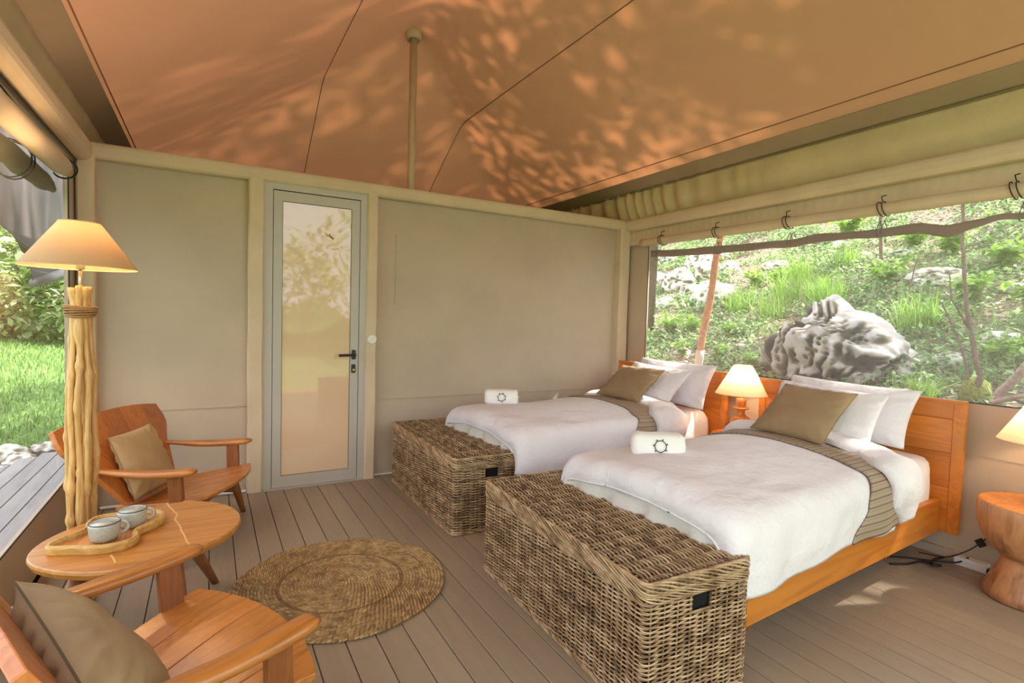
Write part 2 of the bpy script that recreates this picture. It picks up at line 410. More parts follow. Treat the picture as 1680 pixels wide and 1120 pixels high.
# back wall
wb = panel('wall_back', [(XL-0.06, 0), (0.318, 0), (0.318, 2.13), (1.018, 2.13), (1.018, 0), (XR, 0), (XR, 2.16), (XL-0.06, 2.16)], [], lambda x, y, z: (x, 4.085+z, y), M_wall, 0.02, kind='structure')
seam = MB()
seam.box((XL, 4.068, 0.588), (0.22, 4.075, 0.594)); seam.box((1.09, 4.068, 0.588), (3.44, 4.075, 0.594))
seam.box((1.25, 4.0705, 1.32), (1.255, 4.0745, 1.86))
seam.obj('canvas_seam', M_wall, wb)
def sleeve(name, a, b, parent=None, bev=0.012, kind='structure', mat=None):
    o = MB().box(a, b).obj(name, mat or M_trim, parent, bevel=bev, seg=3)
    if kind: tag(o, kind=kind)
    return o
sleeve('trim_1', (XL-0.10, 4.0, 2.115), (XR+0.05, 4.12, 2.212), bev=0.03)      # beam over the back wall
def post(name, x0, x1, y0, y1, z1=2.13, amp=0.006, seed=0):
    def rg(z):
        d = amp*nz(z*2.3, seed, 1.7); e = 0.5*amp*nz(z*9, seed, 4.7)
        return [(x0+d, y1, z), (x0+d, y0+0.012+e, z), (x0+0.010+d, y0+e, z), (x1-0.010+d, y0+e, z), (x1+d, y0+0.012+e, z), (x1+d, y1, z)]
    m = MB().loft([rg(z1*i/30) for i in range(31)]); return tag(m.obj(name, M_trim), kind='structure')
post('trim_2', 0.225, 0.322, 4.0, 4.09, seed=1)
post('trim_3', 1.016, 1.095, 4.0, 4.09, seed=2)
post('trim_4', XL-0.075, XL+0.012, 3.985, 4.09, seed=3)
post('trim_5', 3.425, 3.54, 3.99, 4.09, seed=4)
tb = MB().tube([(XL+0.02, 4.03, 0.012), (0.22, 4.03, 0.012)], 0.010, 8).tube([(1.10, 4.05, 0.010), (1.30, 4.05, 0.010)], 0.008, 8).obj('baseboard_back', M_white); tag(tb, kind='structure')

# left wall, with its long window
YL0, YL1 = -0.8, 3.86
lw = panel('wall_left', [(YF, 0), (4.09, 0), (4.09, 2.12), (YF, 2.12)], [rrect(YL0, 0.275, YL1, 2.02, (0.1, 0.07, 0.02, 0.02))], lambda x, y, z: (-0.70+z, x, y), M_wall, 0.02, kind='structure')
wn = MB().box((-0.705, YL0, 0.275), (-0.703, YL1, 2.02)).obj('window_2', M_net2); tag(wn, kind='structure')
MB().tube([(-0.687, YL0+.03, 0.28), (-0.687, YL1-.07, 0.28), (-0.687, YL1-0.015, 0.31), (-0.687, YL1-0.002, 0.36), (-0.687, YL1, 1.98)], 0.004, 5).obj('net_edge_cord', M_gasket, wn)
def beam_l(name, x0, x1, z0, z1, y0, y1, b=0.03): return sleeve(name, (x0, y0, z0), (x1, y1, z1), bev=b)
beam_l('trim_6', -0.71, -0.60, 2.09, 2.215, YF, 4.08, 0.04)
b2 = MB().tube([(-0.672, YF, 2.085), (-0.672, 4.0, 2.085)], 0.004, 6).obj('trim_7', M_black); tag(b2, kind='structure')

# right wall, with the window over the headboards
rw = panel('wall_right', [(YF, 0), (4.09, 0), (4.09, 2.14), (YF, 2.14)], [rrect(0.86, 0.862, 3.765, 2.0, (0.24, 0.06, 0.02, 0.02))], lambda x, y, z: (3.575+z, x, y), M_wall, 0.02, kind='structure')
MB().box((3.56, YF, 0.582), (3.566, 4.05, 0.588)).obj('canvas_seam', M_wall, rw)
wn1 = MB().box((3.586, 0.84, 0.84), (3.588, 3.78, 2.0)).obj('window_1', M_net); tag(wn1, kind='structure')
ed = rrect(0.86, 0.862, 3.765, 2.0, (0.24, 0.06, 0.02, 0.02)); MB().tube([(3.566, y, z) for y, z in ed]+[(3.566, ed[0][0], ed[0][1])], 0.0035, 5).obj('net_edge_cord', M_gasket, wn1)
sleeve('trim_8', (3.47, YF, 2.10), (3.60, 4.05, 2.205), bev=0.035)               # beam over the window
# puckered valance below the beam
def val(u, v):
    y = YF+(4.03-YF)*u; z = 2.12-0.155*v
    return (3.545-0.02*v+0.004*math.sin(y*95)*(1-v)*(0.5+0.5*nz(y, 0, 3))+0.006*nz(y*3, z*4), y, z)
va = grid_obj('trim_9', val, 500, 6, M_trim, None, True, 0.004); tag(va, kind='structure')
# skirting along the right wall
tag(MB().box((3.535, YF, 0.0), (3.56, 3.98, 0.045)).obj('baseboard_right', simple('pale_skirting', (190, 170, 150), 0.6)), kind='structure')

tag(MB().box((XL-0.12, 4.13, -0.05), (XL-0.10, 6.34, 2.36)).box((3.66, 4.13, -0.05), (3.68, 6.34, 2.30)).box((XL-0.12, 6.34, -0.05), (3.68, 6.36, 2.36)).obj('wall_light_block', M_wall), kind='structure')  # unseen rear walls, added to keep outdoor light off the roof
# ------------------------------------------------------------------ roof
PX, PY, PZ, SL = 1.45, 4.34, 3.545, 0.57
def roofz(x, y):
    dx = math.sqrt((x-PX)**2+0.02)-0.08
    dy = y-PY
    k = 0.10
    if dy <= -1: d = dx
    else:
        h = max(0.0, min(1.0, 0.5+0.5*(dy-dx)/k)); d = dx*(1-h)+dy*h+k*h*(1-h)
    z = PZ-SL*max(d, 0)
    r = math.hypot(x-PX, y-PY); z += 0.06*math.exp(-r/0.16)
    if y < PY: # slight sag between pole and front
        z -= 0.05*math.exp(-((x-PX)/0.5)**2)*smoothstep(0.3, 1.5, PY-y)
    return z
def rf(u, v):
    x = -0.95+4.85*u; y = YF-0.4+(6.5-YF+0.4)*v; return (x, y, roofz(x, y))
roof = grid_obj('ceiling', rf, 110, 150, M_roof); tag(roof, kind='structure')
def strip(name, pts, w_, dz, mat, parent=None, th=0.003):
    """flat strip sewn under the roof along a polyline of (x, y)"""
    v = []; f = []
    for i, (x, y) in enumerate(pts):
        a = pts[max(i-1, 0)]; b = pts[min(i+1, len(pts)-1)]; tx, ty = b[0]-a[0], b[1]-a[1]; L = math.hypot(tx, ty) or 1
        nx_, ny = -ty/L*w_/2, tx/L*w_/2
        for s in (-1, 1):
            xx, yy = x+nx_*s, y+ny*s
            for q in (0, th): v.append((xx, yy, roofz(xx, yy)-dz-q))
    for i in range(len(pts)-1):
        a = i*4; b = a+4
        f += [(a, b, b+2, a+2), (a+1, a+3, b+3, b+1), (a, a+1, b+1, b), (a+2, b+2, b+3, a+3)]
    f += [(0, 2, 3, 1), (len(v)-4, len(v)-3, len(v)-1, len(v)-2)]
    return mesh(name, v, f, mat, parent)
def ys(a, b, n): return [a+(b-a)*i/(n-1) for i in range(n)]
for xs in (-0.50, 0.84, 2.19, 3.24):
    strip('roof_seam', [(xs, y) for y in ys(YF-0.3, 6.2, 60)], 0.006, 0.001, M_seam, roof, 0.002)
strip('roof_hem', [(3.385, y) for y in ys(YF-0.3, 6.0, 60)], 0.13, 0.004, M_hem, roof)
strip('roof_hem', [(-0.585, y) for y in ys(YF-0.3, 6.0, 60)], 0.13, 0.004, M_hem, roof)
# hanging liners between roof and side beams, gathered towards the back corner
def liner_r(u, v):
    y = YF+(4.95-YF)*u
    g = smoothstep(2.2, 4.0, y)
    fold = 0.022*g*math.sin(y*42+3*math.sin(y*5))*(0.35+0.65*math.sin(PI*v))+0.006*nz(y*4, v*3)
    x = 3.445+0.09*v - 0.025*math.sin(PI*v)+fold; z0 = roofz(3.445, min(y, 4.4))-0.002; z = z0+(2.185-z0)*v
    return (x, y, z)
lr = grid_obj('trim_10', liner_r, 420, 12, M_liner, None, True, 0.003); tag(lr, kind='structure')
hm = MB().tube([(3.44+0.01*math.sin(y*42)*smoothstep(2.2, 4, y), y, roofz(3.445, min(y, 4.4))-0.012) for y in ys(YF, 4.95, 220)], 0.011, 6, flat=0.6).obj('liner_hem', fabric('hem_cord', (134, 116, 92)), lr)
def liner_l(u, v):
    y = YF+(5.0-YF)*u; z0 = roofz(-0.65, min(y, 4.4))-0.002
    return (-0.645-0.04*v-0.015*math.sin(PI*v)+0.004*nz(y*4, v*3), y, z0+(2.185-z0)*v)
tag(grid_obj('trim_11', liner_l, 100, 8, M_liner, None, True, 0.003), kind='structure')

# pole and its cap
po = empty('tent_pole', (PX, PY, 0)); tag(po, 'slender grey metal pole rising behind the back partition to the roof peak', 'pole')
MB().tube([(0, 0, -0.03), (0, 0, 3.515)], 0.030, 20).obj('pole_shaft', simple('brushed_pole', (204, 186, 162), 0.4, 0.0), po, True)
MB().lathe([(0.045, 3.49), (0.055, 3.485), (0.062, 3.50), (0.066, 3.53), (0.095, 3.585), (0.10, 3.60)], 28).obj('pole_cap', simple('cap_plastic', (206, 180, 158), 0.5), po, True)

# rolled canvas blind over the right window, its ties, the brown net roll outside
rb = empty('rolled_blind', (3.51, 2.3, 1.96)); tag(rb, 'pale canvas blind rolled up above the hillside window, tied with black elastic', 'blind')
def rr_(y): return 0.036+0.004*nz(y*2, 5)
pts = [(0.0+0.004*nz(y*1.5, 2), y-2.3, 0.012-0.02*(3.8-y)/2.8*0.9+0.004*nz(y*2.5, 0)) for y in ys(3.80, -0.6, 70)]
MB().tube(pts, [rr_(p[1]) for p in pts], 14).obj('canvas_roll', M_trim, rb, True)
for yt in (3.54, 2.95, 2.35, 1.74, 1.13):
    zc = 0.012-0.02*(3.8-yt)/2.8*0.9
    for q in (-0.012, 0.014):
        MB().tube([(0.045*math.cos(a), yt-2.3+q+0.012*math.sin(a*1.0), zc+0.045*math.sin(a)) for a in ys(0, 2*PI, 17)], 0.0028, 5, False).obj('elastic_tie', M_elastic, rb, True)
    MB().tube([(-0.02, yt-2.3, zc+0.045), (-0.01, yt-2.3+0.01, zc+0.075), (0.02, yt-2.3, zc+0.085)], 0.003, 5).obj('elastic_tie', M_elastic, rb, True)
nb = empty('net_roll', (3.665, 2.3, 1.85)); tag(nb, 'brown crumpled fabric roll hanging outside the hillside window below the pale blind', 'blind')
prof = [(3.90, 1.893, .032), (3.5, 1.868, .030), (3.05, 1.856, .031), (2.6, 1.846, .026), (2.41, 1.842, .028), (2.23, 1.858, .028), (2.0, 1.85, .024), (1.83, 1.842, .026), (1.64, 1.846, .036), (1.46, 1.812, .034), (1.35, 1.835, .022), (1.24, 1.858, .016), (1.14, 1.85, .018), (0.6, 1.85, .024), (-0.5, 1.86, .024)]
rgs = []
N_ = 120
for i in range(N_):
    y = 3.90-4.4*i/(N_-1)
    for j in range(len(prof)-1):
        if prof[j][0] >= y >= prof[j+1][0]:
            t = (prof[j][0]-y)/(prof[j][0]-prof[j+1][0]); t = t*t*(3-2*t); z = prof[j][1]*(1-t)+prof[j+1][1]*t; rr = prof[j][2]*(1-t)+prof[j+1][2]*t; break
    ring = []
    for k in range(12):
        a = 2*PI*k/12; q = rr*(1+0.28*nz(math.cos(a)*1.5, y*5, math.sin(a)*1.5)); ring.append((q*0.8*math.cos(a), y-2.3, z-1.85+q*math.sin(a)))
    rgs.append(ring)
MB().loft(rgs).obj('rolled_net', M_brown, nb, True)
for yt, dz in ((3.74, 0), (3.06, 0), (2.42, 0), (1.82, 0), (1.14, 0)):
    for q in (-0.014, 0.012):
        MB().tube([(0.034*math.cos(a), yt-2.3+q+0.008*math.sin(a*2), 0.02+0.05*math.sin(a)) for a in ys(0, 2*PI, 17)], 0.0028, 5, False).obj('elastic_tie', M_elastic, nb, True)

# rolled blind on the left window
lb = empty('rolled_blind', (-0.665, 2.0, 1.955)); tag(lb, 'cream canvas blind rolled up above the left window beside the floor lamp', 'blind')
MB().tube([(0, y-2.0, 0.006-0.012*(3.7-y)/3) for y in ys(3.70, -0.8, 30)], [0.03]+[0.048]*28+[0.05], 20).obj('canvas_roll', M_trim, lb, True)
MB().tube([(0.052*math.cos(a), 1.66+0.02*math.sin(a), 0.006+0.052*math.sin(a)) for a in ys(-2.6, 1.9, 20)], 0.0045, 6, False).obj('elastic_tie', M_elastic, lb, True)
MB().tube([(0.03, 1.64, 0.05), (0.0, 1.4, 0.065), (0.0, 0.8, 0.075), (0, 0.4, 0.10)], 0.003, 5).obj('elastic_tie', M_elastic, lb, True)
gb = empty('net_roll', (-0.775, 2.5, 1.895)); tag(gb, 'crumpled grey green fabric roll bundled outside the left window under the cream blind', 'blind')
rgs = []
for i in range(60):
    y = 3.93-4.2*i/59; e = smoothstep(3.94, 3.7, y); ring = []
    for k in range(14):
        a = 2*PI*k/14; q = (0.028+0.022*e)*(1+0.4*nz(math.cos(a)*1.5, y*4, math.sin(a)*1.5)); ring.append((q*0.9*math.cos(a), y-2.5, 0.01+q*math.sin(a)))
    rgs.append(ring)
MB().loft(rgs).obj('rolled_net', M_green, gb, True)
for q in (0.0, 0.05):
    MB().tube([(0.075*math.cos(a), 0.72+q+0.02*math.sin(a*2), 0.0+0.085*math.sin(a)) for a in ys(0, 2*PI, 17)], 0.0035, 5, False).obj('elastic_tie', M_elastic, gb, True)

# ------------------------------------------------------------------ door
dr = tag(MB().box((0.316, 4.02, 0.0), (0.376, 4.095, 2.14)).box((0.967, 4.02, 0.0), (1.022, 4.095, 2.14)).box((0.376, 4.02, 2.075), (0.967, 4.095, 2.14)).obj('door_1', M_alu), kind='structure')
MB().box((0.372, 4.04, 0.004), (0.970, 4.045, 2.08)).obj('gasket', M_gasket, dr)
MB().box((0.380, 4.022, 0.008), (0.437, 4.06, 2.068)).box((0.905, 4.022, 0.008), (0.963, 4.06, 2.068)).box((0.437, 4.022, 0.008), (0.905, 4.06, 0.088)).box((0.437, 4.022, 2.002), (0.905, 4.06, 2.068)).obj('door_leaf_frame', M_alu, dr)
MB().box((0.4405, 4.032, 0.0915), (0.9015, 4.04, 1.9985)).obj('frosted_glass', M_pane, dr)
MB().box((0.326, 4.0, 0.0), (1.012, 4.03, 0.006)).obj('threshold', M_alu, dr)
h = MB(); h.lathe([(0.026, -0.006), (0.026, 0.004)], 24)
hh = MB().box((0.915, 4.010, 0.905), (0.945, 4.024, 0.975), 0.005).tube([(0.93, 4.012, 0.94), (0.93, 3.975, 0.94)], 0.010, 12).tube([(0.935, 3.975, 0.94), (0.90, 3.972, 0.94), (0.815, 3.972, 0.938)], 0.0095, 12).obj('lever_handle', M_black, dr, bevel=0)
lk = MB().box((0.914, 4.012, 0.805), (0.944, 4.024, 0.868), 0.004).obj('lock_plate', M_black, dr)
MB().lathe([(0.008, 0.0), (0.008, 0.01)], 16).obj('key_cylinder', simple('brass', (196, 170, 110), 0.35, 0.8), lk)
kc = [o for o in bpy.data.objects if o.name == 'key_cylinder'][0]; kc.rotation_euler = (PI/2, 0, 0); kc.location = (0.929, 4.014, 0.828)
# faint smudge printed on the pane
sm = MB()
for i in range(14): sm.lathe([(0.004+0.004*rnd.random(), 0), (0.003, 0.0005)], 8, (0.725+0.05*i/14+0.012*rnd.random(), -(1.80+0.0-0.03*i/14+0.015*rnd.random()), 0))
so = sm.obj('smudge', simple('smudge', (196, 150, 116), 0.5), dr); so.rotation_euler = (PI/2, 0, 0)
so.location = (0, 4.0318, 0); so.scale = (1, -1, 1); so.rotation_euler = (-PI/2, 0, 0); so.scale = (1, 1, 1)
ds = empty('round_switch', (1.057, 3.992, 1.055)); ds.rotation_euler = (PI/2, 0, 0); tag(ds, 'small round white disc switch on the canvas post beside the door', 'switch')
MB().lathe([(0.034, -0.004), (0.034, 0.003), (0.031, 0.006), (0.0, 0.006)], 32).obj('disc', M_white, ds, False)
MB().lathe([(0.010, 0.006), (0.010, 0.0075)], 20).obj('button', M_white, ds)

# ------------------------------------------------------------------ beds
BA = math.radians(4.2)
def cross(n, d, zb0=0.325, zb1=0.36, v0=-0.012, v1=0.99, zt=0.575, crown=0.03, R=0.10):
    """cross-section of bedding across the bed: list of (v, z)"""
    p = []
    p.append((v0-d, zb0)); p.append((v0-d-0.006, (zb0+zt-R)/2))
    for i in range(7): a = PI-0.5*PI*i/6; p.append((v0-d+R+(R)*math.cos(a), zt-R+d+R*math.sin(a)))
    for i in range(1, 8):
        t = i/8; p.append((v0-d+R+(v1-v0+2*d-2*R)*t, zt+d+crown*math.sin(PI*t)))
    for i in range(7): a = 0.5*PI-0.5*PI*i/6; p.append((v1+d-R+R*math.cos(a), zt-R+d+R*math.sin(a)))
    p.append((v1+d, zb1))
    L = [0]
    for a, b in zip(p, p[1:]): L.append(L[-1]+math.hypot(b[0]-a[0], b[1]-a[1]))
    out = []
    for i in range(n):
        s = L[-1]*i/(n-1); j = 0
        while j < len(L)-2 and L[j+1] < s: j += 1
        t = (s-L[j])/(L[j+1]-L[j]); out.append((p[j][0]*(1-t)+p[j+1][0]*t, p[j][1]*(1-t)+p[j+1][1]*t, s))
    return out
def lerp_tab(tab, t):
    for (a, x), (b, y) in zip(tab, tab[1:]):
        if a <= t <= b: q = (t-a)/(b-a); q = q*q*(3-2*q); return x*(1-q)+y*q
    return tab[-1][1] if t > tab[-1][0] else tab[0][1]

def make_bed(loc, seed):
    b = empty('bed', loc, BA)
    MB().box((0.04, 0.0, 0.155), (1.80, 0.03, 0.335), 0.002).obj('side_rail', M_teak, b)
    MB().box((0.04, 0.95, 0.155), (1.80, 0.98, 0.335), 0.002).obj('side_rail', M_teak, b)
    MB().box((0.04, 0.03, 0.155), (0.07, 0.95, 0.335), 0.002).obj('foot_rail', M_teakY, b)
    MB().box((0.07, 0.03, 0.20), (1.80, 0.95, 0.23)).obj('slat_base', M_teakY, b)
    for (u, v) in ((0.25, 0.14), (0.25, 0.80), (1.55, 0.14), (1.55, 0.80)):
        MB().box((u, v, 0.0), (u+0.06, v+0.06, 0.20), 0.003).obj('leg', M_dark, b)
    hb_ = MB().box((1.815, -0.075, 0.87-0.10), (1.835, 1.07, 0.858), 0.002).obj('headboard', M_teakY, b)
    # board-and-frame headboard: horizontal boards between stiles
    for (z0, z1) in ((0.158, 0.4005), (0.4015, 0.5855), (0.5865, 0.769)):
        MB().box((1.815, -0.03, z0), (1.833, 1.026, z1), 0.0015).obj('headboard_plank', M_teakY, hb_)
    MB().box((1.812, -0.082, 0.155), (1.848, -0.03, 0.872), 0.003).obj('headboard_stile', M_teak, hb_)
    MB().box((1.812, 1.025, 0.155), (1.848, 1.075, 0.872), 0.003).obj('headboard_stile', M_teak, hb_)
    MB().box((1.810, -0.082, 0.856), (1.850, 1.075, 0.873), 0.002).obj('headboard_cap', M_teakY, hb_)
    # mattress with fitted sheet
    nu, nv = 30, 44
    cs = cross(nv, 0, 0.26, 0.26, 0.032, 0.948, 0.562, 0.006, 0.055)
    def mt(i_, j_):
        u = 0.06+1.735*i_; v, z, s = cs[int(round(j_*(nv-1)))]
        e = 1.795-u
        if e < 0.05: k = 1-math.sqrt(max(0, 1-((0.05-e)/0.05)**2)); z = z-(z-0.26)*0.13*k; v = 0.49+(v-0.49)*(1-0.05*k)
        q = 0.004*nz(u*7, v*5+z*9, seed)+(0.006*abs(nz(u*16, 0, seed)) if z < 0.5 else 0)
        return (u, v-(q if v < 0.3 else 0), z+q)
    m = MB(); rows = [[mt(i/(nu-1), j/(nv-1)) for j in range(nv)] for i in range(nu)]
    m.loft(rows, closed=True, caps=True); m.obj('mattress', M_sheet, b, True)
    # duvet: puffy, bulging, ending at the foot in a rolled edge
    nu, nv = 80, 110; cs = cross(nv, 0.012, 0.30, 0.36, -0.012, 0.985, 0.565, 0.035, 0.11); S = cs[-1][2]
    uR = [(0, 1.20), (0.2, 1.15), (0.4, 1.3), (1, 1.33)]
    def dv(i_, j_):
        j = j_*(nv-1); v, z, s = cs[int(round(j))]; ue = lerp_tab(uR, s/S)
        u = -0.06+i_*(ue+0.06)
        u0 = u+0.06
        if u0 < 0.10:
            k = 1-math.sqrt(max(0, 1-((0.10-u0)/0.10)**2)); z = z-0.095*k*smoothstep(0.28, 0.5, z)
            v = 0.49+(v-0.49)*(1-0.09*k)
        w_ = 0.014*nz(u*2.2, v*2.5, seed)+0.007*nz(u*6, v*6+z*5, seed+3)
        side = 1-smoothstep(0.40, 0.54, z)
        w2 = 0.010*side*math.sin(u*13+2.5*nz(u*3, z*4, seed)) * (1-0.5*i_)
        zb = -0.02*side*math.sin(u*5.0+seed)*(1 if v < 0.5 else 0)
        return (u-0.012*nz(v*5, z*5, seed)*(1-i_), v-(w_+w2 if v < 0.25 else 0)+(w2 if v > 0.8 else 0), z+w_*smoothstep(0.4, 0.56, z)+zb*smoothstep(0.5, 0.34, z))
    dvo = grid_obj('duvet', dv, nu, nv, M_linen, b, True, 0.012)
    # the under layer of the duvet showing at the foot, in loose folds
    def un(i_, j_):
        v = 0.045+0.885*i_; z = 0.51-0.22*j_
        f_ = math.sin(v*30+5*nz(v*5, 0, seed+7)+j_*2.5)
        return (-0.034+0.026*f_*(0.2+0.8*j_)-0.03*math.sin(PI*j_)+0.004*nz(v*20, z*20), v+0.01*nz(v*6, j_*3), z+0.010*nz(v*8, j_*2, 3))
    grid_obj('duvet_underside', un, 120, 12, M_under_d, b, True, 0.006)
    e_ = []
    for i in range(80):
        v, z, s = cs[int(18+i*(nv-36)/79.0)]; x, y, zz = dv(0.0, (18+i*(nv-36)/79.0)/(nv-1)); e_.append((x-0.003, y, zz+0.001))
    MB().tube(e_, 0.005, 6).obj('piping', M_linen, dvo, True)
    # striped runner
    csr = cross(nv, 0.024, 0.318, 0.36, -0.012, 0.985, 0.565, 0.035, 0.11); Sr = csr[-1][2]
    rL = [(0, 0.75), (0.10, 0.88), (0.2, 0.97), (0.35, 1.06), (0.6, 1.10), (1, 1.12)]; rR = [(0, 1.26), (0.2, 1.22), (0.35, 1.36), (1, 1.40)]
    def ru(i_, j_):
        v, z, s = csr[int(round(j_*(nv-1)))]; a = lerp_tab(rL, s/Sr); c = lerp_tab(rR, s/Sr); u = a+(c-a)*i_
        w_ = 0.014*nz(u*2.2, v*2.5, seed)+0.007*nz(u*6, v*6+z*5, seed+3); side = 1-smoothstep(0.40, 0.54, z)
        w2 = 0.010*side*math.sin(u*13+2.5*nz(u*3, z*4, seed))*(1-0.5*u/1.2)
        return (u, v-(w_+w2 if v < 0.25 else 0), z+w_*smoothstep(0.4, 0.56, z))
    grid_obj('bed_runner', ru, 16, nv, M_run, b, True, 0.006, uv=lambda i_, j_: (i_*0.3, csr[int(round(j_*(nv-1)))][2]))
    # turned-down fold of the duvet
    csf = cross(nv, 0.066, 0.345, 0.38, -0.012, 0.985, 0.558, 0.035, 0.12); Sf = csf[-1][2]
    fL = [(0, 1.22), (0.08, 1.10), (0.2, 1.11), (0.33, 1.25), (0.5, 1.30), (1, 1.32)]; fR = [(0, 1.33), (0.08, 1.40), (0.2, 1.42), (0.33, 1.50), (1, 1.56)]
    def fo(i_, j_):
        jj = int(round(j_*(nv-1))); v, z, s = csf[jj]; v2, z2, s2 = cs[jj]; a = lerp_tab(fL, s/Sf); c = lerp_tab(fR, s/Sf); u = a+(c-a)*i_
        h = math.sqrt(max(0, 1-(2*i_-1)**2))**0.7
        q = 0.2+0.8*h; v = v2*(1-q)+v*q; z = z2*(1-q)+z*q
        w_ = 0.012*nz(u*3.2, v*3.5, seed+9)+0.006*nz(u*9, v*9+z*7, seed+3)
        pn = smoothstep(0.37, 0.50, z)
        return (u, v-(w_ if v < 0.25 else 0)+(0.02*(1-pn) if v < 0.3 else 0), z+w_*pn)
    grid_obj('duvet_fold', fo, 22, nv, M_linen, b, True, 0.008)
    return b
bed2 = make_bed((1.65, 1.21, 0), 1.0); tag(bed2, 'wooden twin bed nearest the camera with white duvet and striped runner', 'bed')
bed1 = make_bed((1.645, 2.70, 0), 5.0); tag(bed1, 'wooden twin bed against the back partition, the farther of the two', 'bed')

def cushion(name, c00, c10, c11, c01, t, mat, label, cat, seed=0, n=26, parent=None, side=1, flange=0.0, piping=None):
    """pillow from its four corners (bottom-left, bottom-right, top-right, top-left)"""
    P = [Vector(p) for p in (c00, c10, c11, c01)]; ctr = sum(P, Vector())/4
    nrm = ((P[1]-P[0]).cross(P[3]-P[0])).normalized()
    root = empty(name, ctr); tag(root, label, cat)
    def pt(u, v, s):
        # pinched outline
        a = 2*u-1; b = 2*v-1
        pu = 0.5+0.5*a*(1-0.055*(1-b*b)); pv = 0.5+0.5*b*(1-0.055*(1-a*a))
        p = P[0]*(1-pu)*(1-pv)+P[1]*pu*(1-pv)+P[2]*pu*pv+P[3]*(1-pu)*pv
        th = t*(max(0, 1-abs(a)**2.6)**0.55)*(max(0, 1-abs(b)**2.6)**0.55)
        th *= 1+0.16*nz(u*3, v*3, seed)+0.05*nz(u*9, v*9, seed)
        edge = max(abs(a), abs(b)); th += 0.010*t/0.1*math.sin(20*math.atan2(b, a)+seed)*smoothstep(0.6, 0.9, edge)*(1-smoothstep(0.93, 1.0, edge))
        return p-ctr+nrm*s*th
    v = []; f = []
    idx = {}
    for s in (1, -1):
        for i in range(n):
            for j in range(n):
                bd = i in (0, n-1) or j in (0, n-1)
                if s == -1 and bd: idx[(s, i, j)] = idx[(1, i, j)]; continue
                # cosine spacing for round edges
                u = 0.5-0.5*math.cos(PI*i/(n-1)); w_ = 0.5-0.5*math.cos(PI*j/(n-1))
                u = 0.5*u+0.5*i/(n-1); w_ = 0.5*w_+0.5*j/(n-1)
                idx[(s, i, j)] = len(v); v.append(pt(u, w_, s))
        for i in range(n-1):
            for j in range(n-1):
                q = (idx[(s, i, j)], idx[(s, i+1, j)], idx[(s, i+1, j+1)], idx[(s, i, j+1)]); f.append(q if s == 1 else q[::-1])
    mesh('cushion_cover', v, f, mat, root, True)
    if piping:
        L = [pt(k/20, 0, 0) for k in range(20)]+[pt(1, k/20, 0) for k in range(20)]+[pt(1-k/20, 1, 0) for k in range(20)]+[pt(0, 1-k/20, 0) for k in range(21)]
        MB().tube(L, 0.0024, 5, False).obj('edge_seam', piping, root, True)
    return root

cushion('cushion', (2.84, 2.08, .625), (2.81, 1.62, .628), (3.08, 1.60, .885), (3.09, 2.03, .89), 0.055, M_khaki, 'khaki linen cushion in front on the nearest bed', 'cushion', 2, piping=M_khaki)
cushion('pillow', (3.00, 2.12, .60), (3.02, 1.50, .60), (3.20, 1.50, .885), (3.20, 2.13, .90), 0.055, M_linen, 'white pillow in the middle of the stack on the nearest bed', 'pillow', 3)
cushion('pillow', (3.20, 2.17, .60), (3.25, 1.44, .60), (3.345, 1.41, .915), (3.32, 2.14, .93), 0.055, M_linen, 'white pillow standing against the headboard of the nearest bed', 'pillow', 4)
cushion('cushion', (2.84, 3.56, .625), (2.85, 3.07, .628), (3.07, 3.01, .875), (3.07, 3.50, .87), 0.055, M_khaki, 'khaki linen cushion in front on the far bed', 'cushion', 5, piping=M_khaki)
cushion('pillow', (3.00, 3.56, .60), (3.06, 2.97, .60), (3.20, 2.85, .880), (3.20, 3.50, .90), 0.055, M_linen, 'white pillow in the middle of the stack on the far bed', 'pillow', 6)
cushion('pillow', (3.20, 3.60, .60), (3.24, 2.78, .59), (3.345, 2.75, .925), (3.32, 3.54, .93), 0.055, M_linen, 'white pillow standing against the headboard of the far bed', 'pillow', 7)

